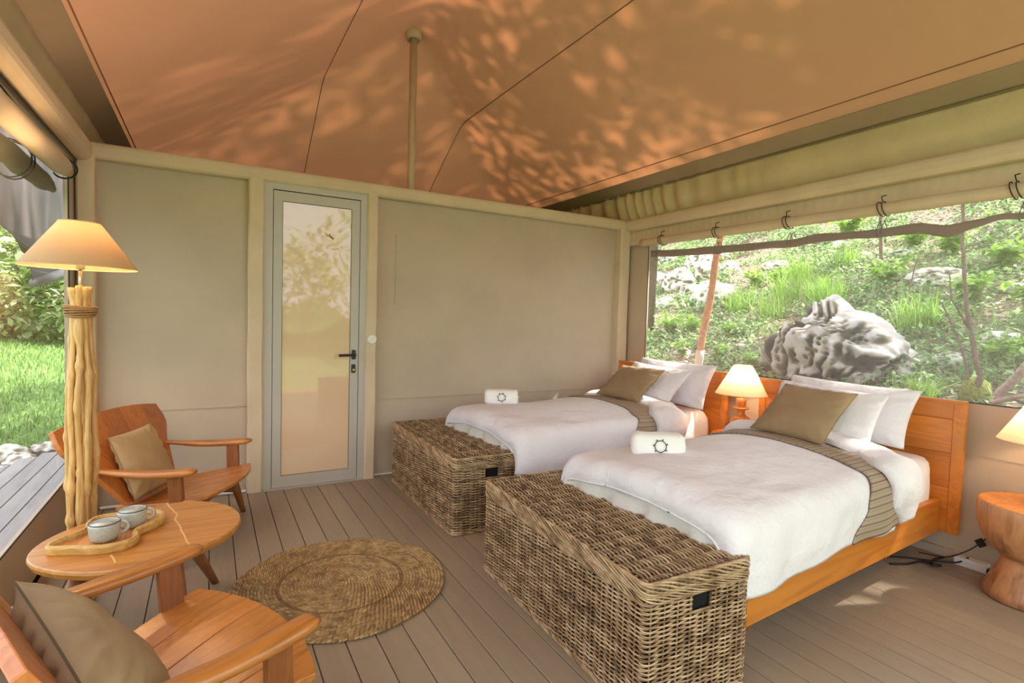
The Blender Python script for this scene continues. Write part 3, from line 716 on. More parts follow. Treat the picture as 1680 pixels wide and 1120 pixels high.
def towel(loc, rz, label):
    t = empty('folded_towel', loc, rz); tag(t, label, 'towel', 'emblem towels at the feet of the beds')
    rings = []
    for i in range(25):
        x = -0.125+0.25*i/24; e = 1-0.25*max(0, abs(x)/0.125-0.86)/0.14
        ring = []
        for k in range(28):
            a = 2*PI*k/28; cx = 0.072*abs(math.cos(a))**0.55*(1 if math.cos(a) > 0 else -1); cz = 0.056*abs(math.sin(a))**0.5*(1 if math.sin(a) > 0 else -1)
            cz = max(cz, -0.054)
            ring.append((x+0.004*nz(cx*20, cz*20, 1), cx*e*(1.0-0.25*(cz > 0)*(cz/0.056)**1)+0.003*nz(x*30, cz*30, 2), 0.056+cz*e+0.004*nz(x*12, cx*20, 3)))
        rings.append(ring)
    MB().loft(rings).obj('terry_cloth', M_towel, t, True)
    # folded layers on the right end
    for q, zz in ((0.0, 0.030), (0.0, 0.056)):
        MB().tube([(0.1285, -0.045, zz), (0.129, 0, zz+0.003), (0.1285, 0.05, zz)], 0.004, 5).obj('fold_edge', M_towel, t, True)
    # emblem: an open ring with seven forked spikes, embroidered on the front face
    m = MB(); R = 0.027; nseg = 28
    def P3(x, z, q=0):
        return (x, -0.0745-q+0.30*max(0, z-0.06), z)
    cx, cz = 0.004, 0.060
    def band(x0, z0, x1, z1, w_):
        L = math.hypot(x1-x0, z1-z0); nx_, nz_ = -(z1-z0)/L*w_/2, (x1-x0)/L*w_/2
        pts_ = [(x0+nx_, z0+nz_), (x0-nx_, z0-nz_), (x1-nx_, z1-nz_), (x1+nx_, z1+nz_)]
        v = [P3(x, z, 0.0) for x, z in pts_]+[P3(x, z, 0.002) for x, z in pts_]
        m.add(v, [(0, 3, 2, 1), (4, 5, 6, 7), (0, 1, 5, 4), (1, 2, 6, 5), (2, 3, 7, 6), (3, 0, 4, 7)])
    for k in range(7):
        a0 = 2*PI*(k+0.08)/7+0.3; a1 = 2*PI*(k+0.98)/7+0.3
        for s in range(4):
            b0 = a0+(a1-a0)*s/4; b1 = a0+(a1-a0)*(s+1.05)/4
            band(cx+R*math.cos(b0), cz+R*math.sin(b0), cx+R*math.cos(b1), cz+R*math.sin(b1), 0.0036)
        for a, sg in ((a0, -1), (a1, 1)):
            band(cx+R*math.cos(a), cz+R*math.sin(a), cx+(R+0.0085)*math.cos(a+0.11*sg), cz+(R+0.0085)*math.sin(a+0.11*sg), 0.0034)
    m.obj('emblem', M_emb, t)
    return t
towel((1.935, 1.93, 0.588), math.radians(-36), 'rolled white towel with a dark sun-like emblem lying on the nearest bed')
towel((1.955, 3.60, 0.583), math.radians(-30), 'rolled white towel with a dark sun-like emblem lying on the far bed')

# ------------------------------------------------------------------ wicker trunks
BL, BW, BH = 1.14, 0.47, 0.445
def rect_path(w_, l, r, n):
    """closed rounded rectangle, points + outward normals at n equal steps, starting back right"""
    segs = [((w_/2-r, l/2), (-w_/2+r, l/2), (0, 1)), None]
    P = []; per = 2*(w_-2*r)+2*(l-2*r)+2*PI*r
    def at(s):
        s = s % per
        L1 = w_-2*r; La = 0.5*PI*r; L2 = l-2*r
        if s < L1: return (w_/2-r-s, l/2, 0, 1)
        s -= L1
        if s < La: a = PI/2+s/r; return (-w_/2+r+r*math.cos(a), l/2-r+r*math.sin(a), math.cos(a), math.sin(a))
        s -= La
        if s < L2: return (-w_/2, l/2-r-s, -1, 0)
        s -= L2
        if s < La: a = PI+s/r; return (-w_/2+r+r*math.cos(a), -l/2+r+r*math.sin(a), math.cos(a), math.sin(a))
        s -= La
        if s < L1: return (-w_/2+r+s, -l/2, 0, -1)
        s -= L1
        if s < La: a = 1.5*PI+s/r; return (w_/2-r+r*math.cos(a), -l/2+r+r*math.sin(a), math.cos(a), math.sin(a))
        s -= La
        if s < L2: return (w_/2, -l/2+r+s, 1, 0)
        s -= L2
        a = s/r; return (w_/2-r+r*math.cos(a), l/2-r+r*math.sin(a), math.cos(a), math.sin(a))
    return np.array([at(per*i/n) for i in range(n)]), per
def make_trunk(loc, rz):
    b = empty('wicker_trunk', loc, rz)
    MB().box((-BW/2+0.02, -BL/2+0.02, 0.01), (BW/2-0.02, BL/2-0.02, BH-0.022)).obj('trunk_shade_core', M_inner, b)  # near-black box stands in for the shade behind the weave
    n_st = 56; per_n = n_st*6
    pp, per = rect_path(BW, BL, 0.022, per_n)
    s = np.arange(per_n+1) % per_n; sl = np.arange(per_n+1)/6.0
    rows = 50; zs = np.linspace(0.008, 0.372, rows); paths = []
    hole = (0.312, 0.372)
    for i, z in enumerate(zs):
        ph = (i % 2)*PI; amp = 0.0052
        off = amp*np.cos(PI*sl+ph)+0.001*nr.randn(per_n+1)*0.6
        q = pp[s]; x = q[:, 0]+q[:, 2]*off; y = q[:, 1]+q[:, 3]*off
        zz = z+0.0012*np.array([noise.noise(Vector((a*0.13, z*30, 0))) for a in range(per_n+1)])+0.0022*np.cos(PI*sl+ph)*0
        paths.append(np.stack([x, y, zz], 1))
    V, F = sweep_np(paths, 0.0036, 4)
    # leave the two hand holes open in the short sides
    cen = V[F].mean(axis=1); keep = ~((np.abs(cen[:, 0]) < 0.045) & (np.abs(cen[:, 1]) > BL/2-0.02) & (cen[:, 2] > hole[0]) & (cen[:, 2] < hole[1]+0.004))
    tag(np_mesh('woven_side', V, F[keep], M_rattan, b), kind='stuff')
    st = []
    for k in range(n_st):
        q = pp[k*6]
        if abs(q[0]) < 0.045 and abs(q[1]) > BL/2-0.02: st.append(np.array([[q[0], q[1], z] for z in np.linspace(0.002, 0.31, 12)]))
        else: st.append(np.array([[q[0], q[1], z] for z in np.linspace(0.002, 0.385, 12)]))
    V, F = sweep_np(st, 0.0036, 6); tag(np_mesh('upright_stake', V, F, M_rattan2, b), kind='stuff')
    # lid: strands running lengthwise over cross canes
    rowsx = np.linspace(-BW/2+0.012, BW/2-0.012, 54); ny = 20*6+1; sl = np.arange(ny)/6.0; yy = np.linspace(-BL/2+0.006, BL/2-0.006, ny); paths = []
    for i, x in enumerate(rowsx):
        zz = BH-0.005+0.0062*np.cos(PI*sl+(i % 2)*PI)+0.0006*nr.randn(ny); xx = x+0.0016*np.array([noise.noise(Vector((a*0.11, x*40, 2))) for a in range(ny)])
        paths.append(np.stack([xx, yy, zz], 1))
    V, F = sweep_np(paths, 0.0037, 4); tag(np_mesh('woven_lid', V, F, M_rattan, b), kind='stuff')
    cr_ = [np.array([[x, yy[6*k+0], BH-0.005] for x in np.linspace(-BW/2+0.004, BW/2-0.004, 10)]) for k in range(21)]
    V, F = sweep_np(cr_, 0.0038, 6); tag(np_mesh('cross_cane', V, F, M_rattan2, b), kind='stuff')
    # plaited bands: lid edge and rim below it, foot band
    def plait(name, zc, hw, th, nst, turns, rad):
        N = 900; q, _ = rect_path(BW+0.006, BL+0.006, 0.026, N); sidx = np.arange(N+1) % N; ps = []
        for k in range(nst):
            a = 2*PI*(np.arange(N+1)/N*turns+k/nst); off = th*np.sin(a); dz = hw*np.cos(a)
            p_ = q[sidx]; ps.append(np.stack([p_[:, 0]+p_[:, 2]*off, p_[:, 1]+p_[:, 3]*off, zc+dz+0.001*np.sin(a*3.3)], 1))
        V, F = sweep_np(ps, rad, 4); tag(np_mesh(name, V, F, M_rattan, b), kind='stuff')
    plait('plaited_lid_edge', BH-0.021, 0.019, 0.006, 9, 9, 0.0046)
    plait('plaited_rim', 0.386, 0.013, 0.006, 8, 12, 0.0036)
    plait('foot_band', 0.009, 0.007, 0.006, 6, 20, 0.0036)
    for sgn in (-1, 1):
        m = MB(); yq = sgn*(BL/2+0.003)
        m.box((-0.043, yq-0.012*sgn-0.002, 0.316), (0.043, yq-0.012*sgn+0.002, 0.368))  # black plate painted as the shadow inside the opening
        m.obj('hole_shade_plate', simple('hole_shadow', (8, 6, 5), 1.0) if sgn < 0 else bpy.data.materials['hole_shadow'], b)
        MB().tube([(-0.046, yq, 0.312), (0.046, yq, 0.312), (0.046, yq, 0.372), (-0.046, yq, 0.372), (-0.046, yq, 0.312)], 0.0045, 6).obj('hand_hole_frame', M_rattan2, b, True)
    return b
tr2 = make_trunk((1.415, 1.75, 0), math.radians(-1.2)); tag(tr2, 'woven wicker trunk at the foot of the nearest bed', 'trunk', 'wicker trunks at the feet of the beds')
tr1 = copy_tree(tr2); tr1.location = (1.435, 3.315, 0); tr1.rotation_euler[2] = math.radians(0.3); tag(tr1, 'woven wicker trunk at the foot of the far bed', 'trunk', 'wicker trunks at the feet of the beds')

# ------------------------------------------------------------------ round rug
rg = empty('round_rug', (0.535, 2.485, 0)); tag(rg, 'round braided seagrass rug lying on the deck boards', 'rug')
RR = 0.472
MB().lathe([(RR-0.008, 0.0), (RR-0.006, 0.006), (RR-0.02, 0.009), (0.0, 0.010)], 96).obj('rug_backing', M_rugd, rg)
base = np.array([(1, 0, 0), (0.45, 0.5, 0.55), (0.45, -0.5, 0.55), (-0.45, 0.5, 0.55), (-0.45, -0.5, 0.55), (-1, 0, 0), (0.4, 0.9, -0.2), (0.4, -0.9, -0.2), (-0.4, 0.9, -0.2), (-0.4, -0.9, -0.2)])
bf = [(0, 1, 2), (1, 3, 4), (1, 4, 2), (3, 5, 4), (0, 6, 1), (0, 2, 7), (1, 6, 8), (1, 8, 3), (2, 4, 9), (2, 9, 7), (3, 8, 5), (4, 5, 9)]
VV = [[], []]; FF = [[], []]
rk = 0.006; k = 0
while rk < RR:
    nn = max(5, int(2*PI*rk/0.0190)); dark = 1 if (0.262 < rk < 0.278 or rk < 0.012) else 0
    for j in range(nn):
        a = 2*PI*(j+0.5*(k % 2))/nn+0.004*nr.randn(); L_ = 0.0150*(0.9+0.2*nr.rand()); W_ = 0.0056; H_ = 0.0095*(0.8+0.4*nr.rand())
        tw = 0.50+0.05*nr.randn(); wob = 0.006*math.sin(3*a+1)+0.004*math.sin(7*a) if rk > RR*0.8 else 0
        p = base*np.array([L_, W_, H_]); c, s_ = math.cos(a+PI/2+tw), math.sin(a+PI/2+tw)
        x = p[:, 0]*c-p[:, 1]*s_+(rk+wob)*math.cos(a); y = p[:, 0]*s_+p[:, 1]*c+(rk+wob)*math.sin(a)
        n0 = len(VV[dark])*10; VV[dark].append(np.stack([x, y, p[:, 2]+0.0095], 1)); FF[dark].append(np.array(bf)+n0)
    rk += 0.0148; k += 1
tag(np_mesh('braided_coil', np.concatenate(VV[0]), np.concatenate(FF[0]), M_rug, rg), kind='stuff')
tag(np_mesh('darker_coil', np.concatenate(VV[1]), np.concatenate(FF[1]), M_rugd, rg, ), 'darker brown ring of braid', kind='stuff')

# ------------------------------------------------------------------ lounge chairs (x forward, y left)
def make_chair(loc, rz, label):
    c = empty('lounge_chair', loc, rz); tag(c, label, 'chair')
    def sf(y): return 0.085*(1-(y/0.36)**2)-0.004   # front edge
    nb_ = 5
    def seatpt(x, t, dz):   # t in -1..1 across
        f_ = (x+0.42)/0.5; hw = 0.235+(0.352-0.235)*min(1, max(0, f_*1.05)); y = t*hw
        z = 0.245+0.085*max(0, f_)**1.3+0.012*t*t-0.02*math.exp(-((x+0.25)/0.12)**2)*(1-t*t)
        return (x, y, z+dz)
    for i in range(nb_):
        t0, t1 = -1+2*i/nb_+0.004, -1+2*(i+1)/nb_-0.004
        top = []; NX, NT = 14, 4
        def gp(ix, it, dz, inset=0):
            t = t0+(t1-t0)*it/NT; xf = sf(t*0.352); x = -0.42+(xf+0.42)*ix/NX
            return seatpt(x, t, dz)
        rings = []
        for ix in range(NX+1):
            rd = 0.006 if ix == NX else (0.002 if ix == NX-1 else 0)
            ring = [gp(ix, it, 0.0-rd) for it in range(NT+1)]+[gp(ix, it, -0.030+rd) for it in range(NT, -1, -1)]
            rings.append(ring)
        MB().loft(rings).obj('seat_plank', M_chair, c, bevel=0.003)
    # backrest planks, fanned
    def bp(h, t, dx):
        z = 0.215+0.45*h; x = -0.345-0.235*h-0.01*h*h
        hw = 0.19+0.12*min(1, h/0.5)+(0.095*smoothstep(0.5, 0.82, h))-0.01*smoothstep(0.85, 1, h)
        y = t*hw*1.03-0.012; z += 0.035*(1-t*t)*h; x += 0.012*t*t
        return (x+dx*0.88, y, z+dx*0.45)
    for i in range(5):
        t0, t1 = -1+2*i/5+0.004, -1+2*(i+1)/5-0.004
        rings = []
        for ih in range(19):
            h_ = ih/18; rings.append([bp(h_, t0+(t1-t0)*k/3, 0.0) for k in range(4)]+[bp(h_, t0+(t1-t0)*k/3, -0.026) for k in range(3, -1, -1)])
        MB().loft(rings).obj('backrest_plank', M_chairZ, c, bevel=0.003)
    for s in (-1, 1):
        # armrest: sculpted board
        rings = []
        for i in range(22):
            t = i/21; x = -0.475+0.482*t; y = s*(0.300+0.028*math.sin(PI*0.5*t)); z = 0.452-0.014*math.sin(PI*t)+0.006*t
            w_ = 0.020+0.014*smoothstep(0.0, 0.45, t); th = 0.011+0.006*smoothstep(0.05, 0.5, t)
            if t > 0.93: q = (t-0.93)/0.07; w_ *= 1-0.45*q*q; th *= 1-0.5*q*q
            ring = []
            for k in range(12):
                a = 2*PI*k/12; ca, sa = math.cos(a), math.sin(a)
                ring.append((x, y+w_*abs(ca)**0.6*(1 if ca > 0 else -1), z+th*abs(sa)**0.6*(1 if sa > 0 else -1)))
            rings.append(ring)
        MB().loft(rings).obj('armrest', M_chair, c, True)
        # flat arm post standing on the seat edge
        MB().loft([[(-0.128+dx, s*(0.318-0.004*q)-0.014, z), (-0.062+dx, s*(0.318-0.004*q)-0.014, z), (-0.062+dx, s*(0.318-0.004*q)+0.014, z), (-0.128+dx, s*(0.318-0.004*q)+0.014, z)] for q, z, dx in ((0, 0.44, 0), (1, 0.36, 0.004), (2, 0.27, 0.008))]).obj('arm_post', M_dark, c, bevel=0.004)
        def leg(a, b, r0, r1):
            MB().tube([Vector(a).lerp(Vector(b), q) for q in (0, 0.25, 0.5, 0.75, 1)], [r0, r0*1.06, r0, (r0+r1)/2, r1], 12).obj('leg', M_dark, c, True)
        leg((-0.085, s*0.27, 0.285), (-0.058, s*0.385, 0.0), 0.023, 0.014)
        leg((-0.34, s*0.17, 0.235), (-0.47, s*0.30, 0.0), 0.023, 0.014)
        MB().box((-0.40, s*0.20-0.014, 0.185), (-0.02, s*0.20+0.014, 0.225), 0.004).obj('seat_rail', M_dark, c)
    MB().box((-0.11, -0.26, 0.215), (-0.06, 0.26, 0.262), 0.004).obj('cross_rail', M_dark, c)
    MB().box((-0.37, -0.20, 0.185), (-0.33, 0.20, 0.228), 0.004).obj('cross_rail', M_dark, c)
    return c
CA, AA = (0.0763, 3.279), math.radians(-25.0)
CB, AB = (0.1055, 1.717), math.radians(24.07)
make_chair((*CA, 0), AA, 'low wooden lounge chair beside the floor lamp, facing the beds')
make_chair((*CB, 0), AB, 'low wooden lounge chair in the near left corner of the picture')
def cw(c, a, p): return (c[0]+math.cos(a)*p[0]-math.sin(a)*p[1], c[1]+math.sin(a)*p[0]+math.cos(a)*p[1], p[2])
A_ = [cw(CA, AA, p) for p in ((-0.325, 0.155, .272), (-0.325, -0.24, .285), (-0.455, -0.235, .60), (-0.455, 0.12, .605))]
cushion('cushion', A_[0], A_[1], A_[2], A_[3], 0.055, M_beige, 'beige linen cushion leaning in the lounge chair beside the floor lamp', 'cushion', 8, piping=simple('beige_seam', (150, 118, 84), 0.9))
B_ = [cw(CB, AB, p) for p in ((-0.29, 0.15, .275), (-0.29, -0.30, .275), (-0.49, -0.34, .555), (-0.495, 0.13, .605))]
cushion('cushion', B_[0], B_[1], B_[2], B_[3], 0.085, M_khaki, 'olive brown cushion in the lounge chair at the near left corner', 'cushion', 9, n=34, piping=simple('dark_seam', (92, 76, 50), 0.9))

# ------------------------------------------------------------------ oval table with tray and cups
TZ = 0.40
def tout(a):
    ca, sa = math.cos(a), math.sin(a)
    r = 1.0/(((abs(ca)/0.335)**2.15+(abs(sa)/0.292)**2.15)**(1/2.15)); return r*(1+0.018*math.sin(3*a+0.6)+0.01*math.sin(5*a))
TA = math.radians(38)
tbl = empty('coffee_table', (-0.205, 2.405, 0), 0); tag(tbl, 'low oval live-edge wooden coffee table between the two lounge chairs', 'table')
rings = []
for (k_, z) in ((0.93, TZ-0.038), (0.975, TZ-0.030), (1.0, TZ-0.012), (0.995, TZ-0.004), (0.985, TZ)):
    rings.append([(k_*tout(a)*math.cos(a+TA), k_*tout(a)*math.sin(a+TA), z) for a in [2*PI*i/72 for i in range(72)]])
MB().loft(rings).obj('table_top', M_table, tbl, False)
for pts in ([(0.045, 0.315), (0.068, 0.23), (0.092, 0.15), (0.085, 0.095), (0.105, 0.02), (0.113, -0.034), (0.137, -0.163), (0.150, -0.215)], [(0.0, 0.24), (0.02, 0.17), (0.035, 0.12), (0.05, 0.05)], [(-0.086, -0.178), (-0.07, -0.225), (-0.064, -0.262)]):
    pts = [(x, y) for x, y in pts if True]
    q = []
    for a, b_ in zip(pts, pts[1:]): q += [(a[0]+(b_[0]-a[0])*i/5+0.004*nz(a[0]*9, i*1.3), a[1]+(b_[1]-a[1])*i/5, TZ+0.0003) for i in range(5)]
    MB().tube(q, 0.0035, 6, flat=0.12).obj('sapwood_line', M_inlay, tbl)
for (a, b_) in (((0.10, 0.12, TZ-0.035), (0.232, 0.335, 0.0)), ((-0.13, 0.12, TZ-0.035), (-0.25, 0.30, 0.0)), ((0.09, -0.13, TZ-0.035), (0.15, -0.30, 0.0)), ((-0.16, -0.10, TZ-0.035), (-0.31, -0.24, 0.0))):
    MB().tube([Vector(a).lerp(Vector(b_), q) for q in (0, 0.3, 0.6, 1)], [0.028, 0.026, 0.022, 0.015], 12).obj('leg', M_dark, tbl, True)
tout_pts = [(-.485, 2.335), (-.478, 2.30), (-.44, 2.283), (-.40, 2.272), (-.355, 2.245), (-.30, 2.232), (-.25, 2.245), (-.222, 2.28), (-.218, 2.32), (-.232, 2.352), (-.215, 2.385), (-.185, 2.41), (-.158, 2.45), (-.148, 2.50), (-.165, 2.548), (-.205, 2.572), (-.26, 2.57), (-.32, 2.585), (-.375, 2.58), (-.405, 2.53), (-.395, 2.47), (-.41, 2.42), (-.45, 2.39)]
def smooth_poly(p, n=4):
    for _ in range(n-2):
        q = []
        for a, b_ in zip(p, p[1:]+p[:1]): q += [(a[0]*.75+b_[0]*.25, a[1]*.75+b_[1]*.25), (a[0]*.25+b_[0]*.75, a[1]*.25+b_[1]*.75)]
        p = q
    return p
tp = smooth_poly(tout_pts); cx = sum(p[0] for p in tp)/len(tp); cyy = sum(p[1] for p in tp)/len(tp)
ty = empty('wooden_tray', (cx, cyy, TZ)); tag(ty, 'free-form carved wooden tray holding two cups on the coffee table', 'tray')
def inset(k, d):
    out = []
    n = len(tp)
    for i in range(n):
        a, b_, p0 = tp[i-1], tp[(i+1) % n], tp[i]; tx, ty_ = b_[0]-a[0], b_[1]-a[1]; L = math.hypot(tx, ty_)
        out.append((p0[0]-cx-ty_/L*d, p0[1]-cyy+tx/L*d))
    return out
def rr3(d, z): return [(x, y, z) for x, y in inset(0, d)]
MB().loft([rr3(0.004, 0), rr3(0.0, 0.006), rr3(-0.002, 0.026), rr3(0.003, 0.034), rr3(0.010, 0.034), rr3(0.016, 0.024), rr3(0.018, 0.012)], caps=False).obj('tray_rim', M_trayrim, ty, False)
MB().prism(inset(0, 0.012), 0.0005, 0.013).obj('tray_base', M_tray, ty)
def make_cup(loc, rz, label):
    c = empty('cup', loc, rz); tag(c, label, 'cup')
    MB().lathe([(0.030, 0.0), (0.037, 0.003), (0.043, 0.014), (0.0465, 0.032), (0.0475, 0.056), (0.047, 0.064)], 36).obj('cup_body', M_cup, c, True)
    m = MB(); m.loft([[(r*math.cos(2*PI*k/36), r*math.sin(2*PI*k/36), z) for k in range(36)] for r, z in ((0.0465, 0.064), (0.0445, 0.066), (0.043, 0.060), (0.042, 0.030), (0.034, 0.010), (0.001, 0.008))], caps=False)
    m.obj('cup_inside', M_cupin, c, True)
    MB().tube([(0.0462*math.cos(a), 0.0462*math.sin(a), 0.0655) for a in ys(0, 2*PI, 41)], 0.0017, 6, False).obj('cup_rim', M_cuprim, c, True)
    MB().tube([(0.044+0.026*math.sin(a)**0.9*1.0, 0, 0.038+0.021*math.cos(a)) for a in ys(0.05, PI-0.05, 15)], 0.0048, 8, flat=1.3).obj('cup_handle', M_cup, c, True)
    MB().tube([(0.0485+0.026*math.sin(a)**0.9*1.0, 0, 0.038+0.0225*math.cos(a)) for a in ys(0.2, PI-0.2, 15)], 0.0022, 6).obj('handle_edge', M_cuprim, c, True)
    return c
make_cup((-0.325, 2.345, TZ+0.013), math.radians(8), 'speckled grey stoneware cup with brown rim, the nearer one on the tray')
make_cup((-0.255, 2.455, TZ+0.013), math.radians(8), 'speckled grey stoneware cup with brown rim, the farther one on the tray')

# ------------------------------------------------------------------ floor lamp of branches
LX, LY = -0.462, 2.80
fl_ = empty('floor_lamp', (LX, LY, 0)); tag(fl_, 'tall floor lamp made of bundled peeled branches with a linen cone shade', 'lamp')
angs = [(2*PI*i/7+0.2+0.25*math.sin(i*5), 0.028, 0.030) for i in range(7)]+[(0.6, 0.008, 0.008)]
for i, (a, rt_, rb_) in enumerate(angs):
    pts = []; rr = []
    sd = i*7.3; top = 1.318+0.012*rnd.uniform(-1, 1)
    for k in range(90):
        t = k/89; z = top*t
        env = rb_+(rt_-rb_)*t+0.019*math.sin(PI*min(1, t*1.08))**2*(1 if i < 7 else 0.3)
        if t > 0.90: env = env*(1-(t-0.9)*1.2)
        if t > 0.955: env += (t-0.955)*0.22
        x = env*math.cos(a)+0.022*nz(z*3.6, sd)*(1-0.6*t); y = env*math.sin(a)+0.022*nz(z*3.6, sd, 9)*(1-0.6*t)
        kn = max(0, nz(z*15, sd, 4)-0.12)*0.016
        pts.append((x, y, z)); rr.append(0.0112+0.002*nz(z*5, sd, 2)+kn-0.0006*t)
    MB().tube(pts, rr, 9).obj('branch', M_stick, fl_, True)
m = MB()
for q in range(6): m.tube([((0.050+0.001*q % 2)*math.cos(a), 0.050*math.sin(a), 1.205+0.0075*q+0.004*math.sin(a+q)) for a in ys(0, 2*PI, 33)], 0.0042, 6, False)
m.obj('rope_binding', M_rope, fl_, True)
MB().tube([(0, 0, 1.28), (0, 0, 1.43)], 0.0065, 12).obj('lamp_rod', simple('chrome_rod', (190, 186, 176), 0.25, 0.9), fl_, True)
MB().lathe([(0.014, 1.395), (0.016, 1.41), (0.016, 1.44), (0.010, 1.445)], 16).obj('bulb_holder', simple('holder', (196, 190, 176), 0.5), fl_, True)
def cone_shade(parent, r0, z0, r1, z1, mat, rim):
    MB().loft([[(r*math.cos(2*PI*k/48), r*math.sin(2*PI*k/48), z) for k in range(48)] for r, z in ((r0, z0), (r0*0.75+r1*0.25, z0*0.75+z1*0.25), (r0*0.5+r1*0.5, (z0+z1)/2), (r1, z1))], caps=False).obj('lamp_shade', mat, parent, True)
    for r, z in ((r0, z0), (r1, z1)):
        MB().tube([(r*math.cos(a), r*math.sin(a), z) for a in ys(0, 2*PI, 49)], 0.0022, 5, False).obj('shade_rim', rim, parent, True)
M_rim = simple('shade_trim', (214, 180, 130), 0.8)
cone_shade(fl_, 0.197, 1.402, 0.070, 1.585, M_shade, M_rim)
def bulb(parent, z, r=0.025, power=LAMP_W, wx=0.0, wy=0.0, wz=0.0, c=(1.0, 0.66, 0.36)):
    MB().lathe([(0.008, z-0.03), (0.014, z-0.022), (r, z), (r*0.7, z+0.02), (0.004, z+0.026)], 14).obj('bulb', M_bulb, parent, True)
    l = bpy.data.lights.new('lamp_light', 'POINT'); l.energy = power; l.color = c; l.shadow_soft_size = 0.03
    o = bpy.data.objects.new('lamp_light', l); col.objects.link(o); o.location = (wx, wy, wz); return o
bulb(fl_, 1.47, power=LAMP_W, wx=LX, wy=LY, wz=1.505)

# ------------------------------------------------------------------ bedside stumps and table lamps
def make_stump(loc, label):
    s = empty('stump_table', loc); tag(s, label, 'table')
    MB().lathe([(0.155, 0.0), (0.165, 0.01), (0.160, 0.04), (0.135, 0.10), (0.105, 0.17), (0.095, 0.20)], 40).obj('flared_foot', M_stump, s, True)
    MB().lathe([(0.095, 0.20), (0.115, 0.205), (0.150, 0.235), (0.180, 0.285), (0.198, 0.345), (0.203, 0.40), (0.201, 0.44), (0.196, 0.45)], 40).obj('bowl_top', M_stump, s, True)
    MB().lathe([(0.196, 0.4495), (0.190, 0.4525), (0.0, 0.4525)], 40).obj('top_face', M_lampw, s)
    return s
def make_lamp(loc, label):
    s = empty('table_lamp', loc); tag(s, label, 'lamp', 'turned wooden bedside lamps')
    MB().lathe([(0.052, 0.0), (0.055, 0.006), (0.055, 0.020), (0.040, 0.026), (0.036, 0.036), (0.046, 0.050), (0.066, 0.072), (0.071, 0.094), (0.066, 0.116), (0.050, 0.134), (0.036, 0.144)], 36).obj('turned_base', M_lampw, s, True)
    MB().lathe([(0.036, 0.144), (0.030, 0.150), (0.027, 0.162), (0.029, 0.176), (0.034, 0.184), (0.052, 0.190), (0.054, 0.195), (0.052, 0.199), (0.030, 0.202)], 32).obj('turned_collar', M_lampw, s, True)
    MB().lathe([(0.024, 0.202), (0.027, 0.206), (0.034, 0.235), (0.036, 0.262), (0.012, 0.264)], 28).obj('turned_neck', M_lampw, s, True)
    MB().lathe([(0.015, 0.264), (0.016, 0.30), (0.012, 0.31)], 16).obj('bulb_holder', M_white, s, True)
    cone_shade(s, 0.178, 0.295, 0.062, 0.500, M_shade2, M_rim)
    bulb(s, 0.40, 0.028, power=11, wx=loc[0], wy=loc[1], wz=loc[2]+0.41)
    return s
make_stump((3.34, 2.52, 0), 'turned wooden stump table in the gap between the two beds')
make_stump((3.325, 0.93, 0), 'turned wooden stump table at the right edge beside the nearest bed')
make_lamp((3.325, 2.515, 0.4525), 'lit bedside lamp with cone shade between the two beds')
make_lamp((3.33, 0.90, 0.4525), 'bedside lamp with cone shade at the right edge of the picture')

# ------------------------------------------------------------------ adapter box and cables by the wall
ab = empty('power_adapter', (3.50, 1.205, 0)); tag(ab, 'flat white power adapter box on the floor below the headboard', 'adapter')
MB().box((-0.03, -0.07, 0.0), (0.03, 0.07, 0.045)).obj('adapter_case', M_white, ab, bevel=0.006)
MB().box((-0.02, -0.085, 0.005), (0.012, -0.069, 0.03)).obj('cable_plug', M_black, ab, bevel=0.003)
def cable(name, pts, label, r=0.0045):
    q = []
    P = [Vector(p) for p in pts]; P = [P[0]]+P+[P[-1]]
    for i in range(1, len(P)-2):
        for k in range(8):
            t = k/8; a, b_, c_, d_ = P[i-1], P[i], P[i+1], P[i+2]
            q.append(0.5*((2*b_)+(c_-a)*t+(2*a-5*b_+4*c_-d_)*t*t+(3*b_-a-3*c_+d_)*t**3))
    q.append(P[-2]); return tag(MB().tube(q, r, 8).obj(name, M_cable, None, True), label, 'cable')
cable('cable', [(3.16, 1.50, .006), (3.28, 1.44, .007), (3.36, 1.37, .006), (3.42, 1.31, .007), (3.46, 1.25, .02), (3.50, 1.22, .05)], 'black cable running over the floor to the white adapter box')
cable('cable', [(3.14, 1.42, .006), (3.22, 1.38, .006), (3.30, 1.35, .016), (3.36, 1.30, .006), (3.33, 1.275, .02), (3.30, 1.30, .018), (3.38, 1.325, .02), (3.45, 1.34, .006), (3.5, 1.33, .006)], 'knotted bunch of black cable under the end of the nearest bed', 0.006)
lc = cable('lamp_cord', [(3.44, 1.42, .010), (3.45, 1.30, .03), (3.46, 1.22, .09), (3.47, 1.18, .135), (3.475, 1.155, .17), (3.49, 1.125, .23), (3.50, 1.09, .29), (3.50, 1.03, .40), (3.46, 0.99, .458), (3.40, 0.95, .458)], 'thin black lamp cord with inline switch hanging beside the right stump table', 0.003)
sw = MB().box((-0.011, -0.02, -0.016), (0.011, 0.02, 0.016), 0.003).obj('inline_switch', M_black, lc); sw.location = (3.472, 1.165, .155); sw.rotation_euler = (0.9, 0, 0)
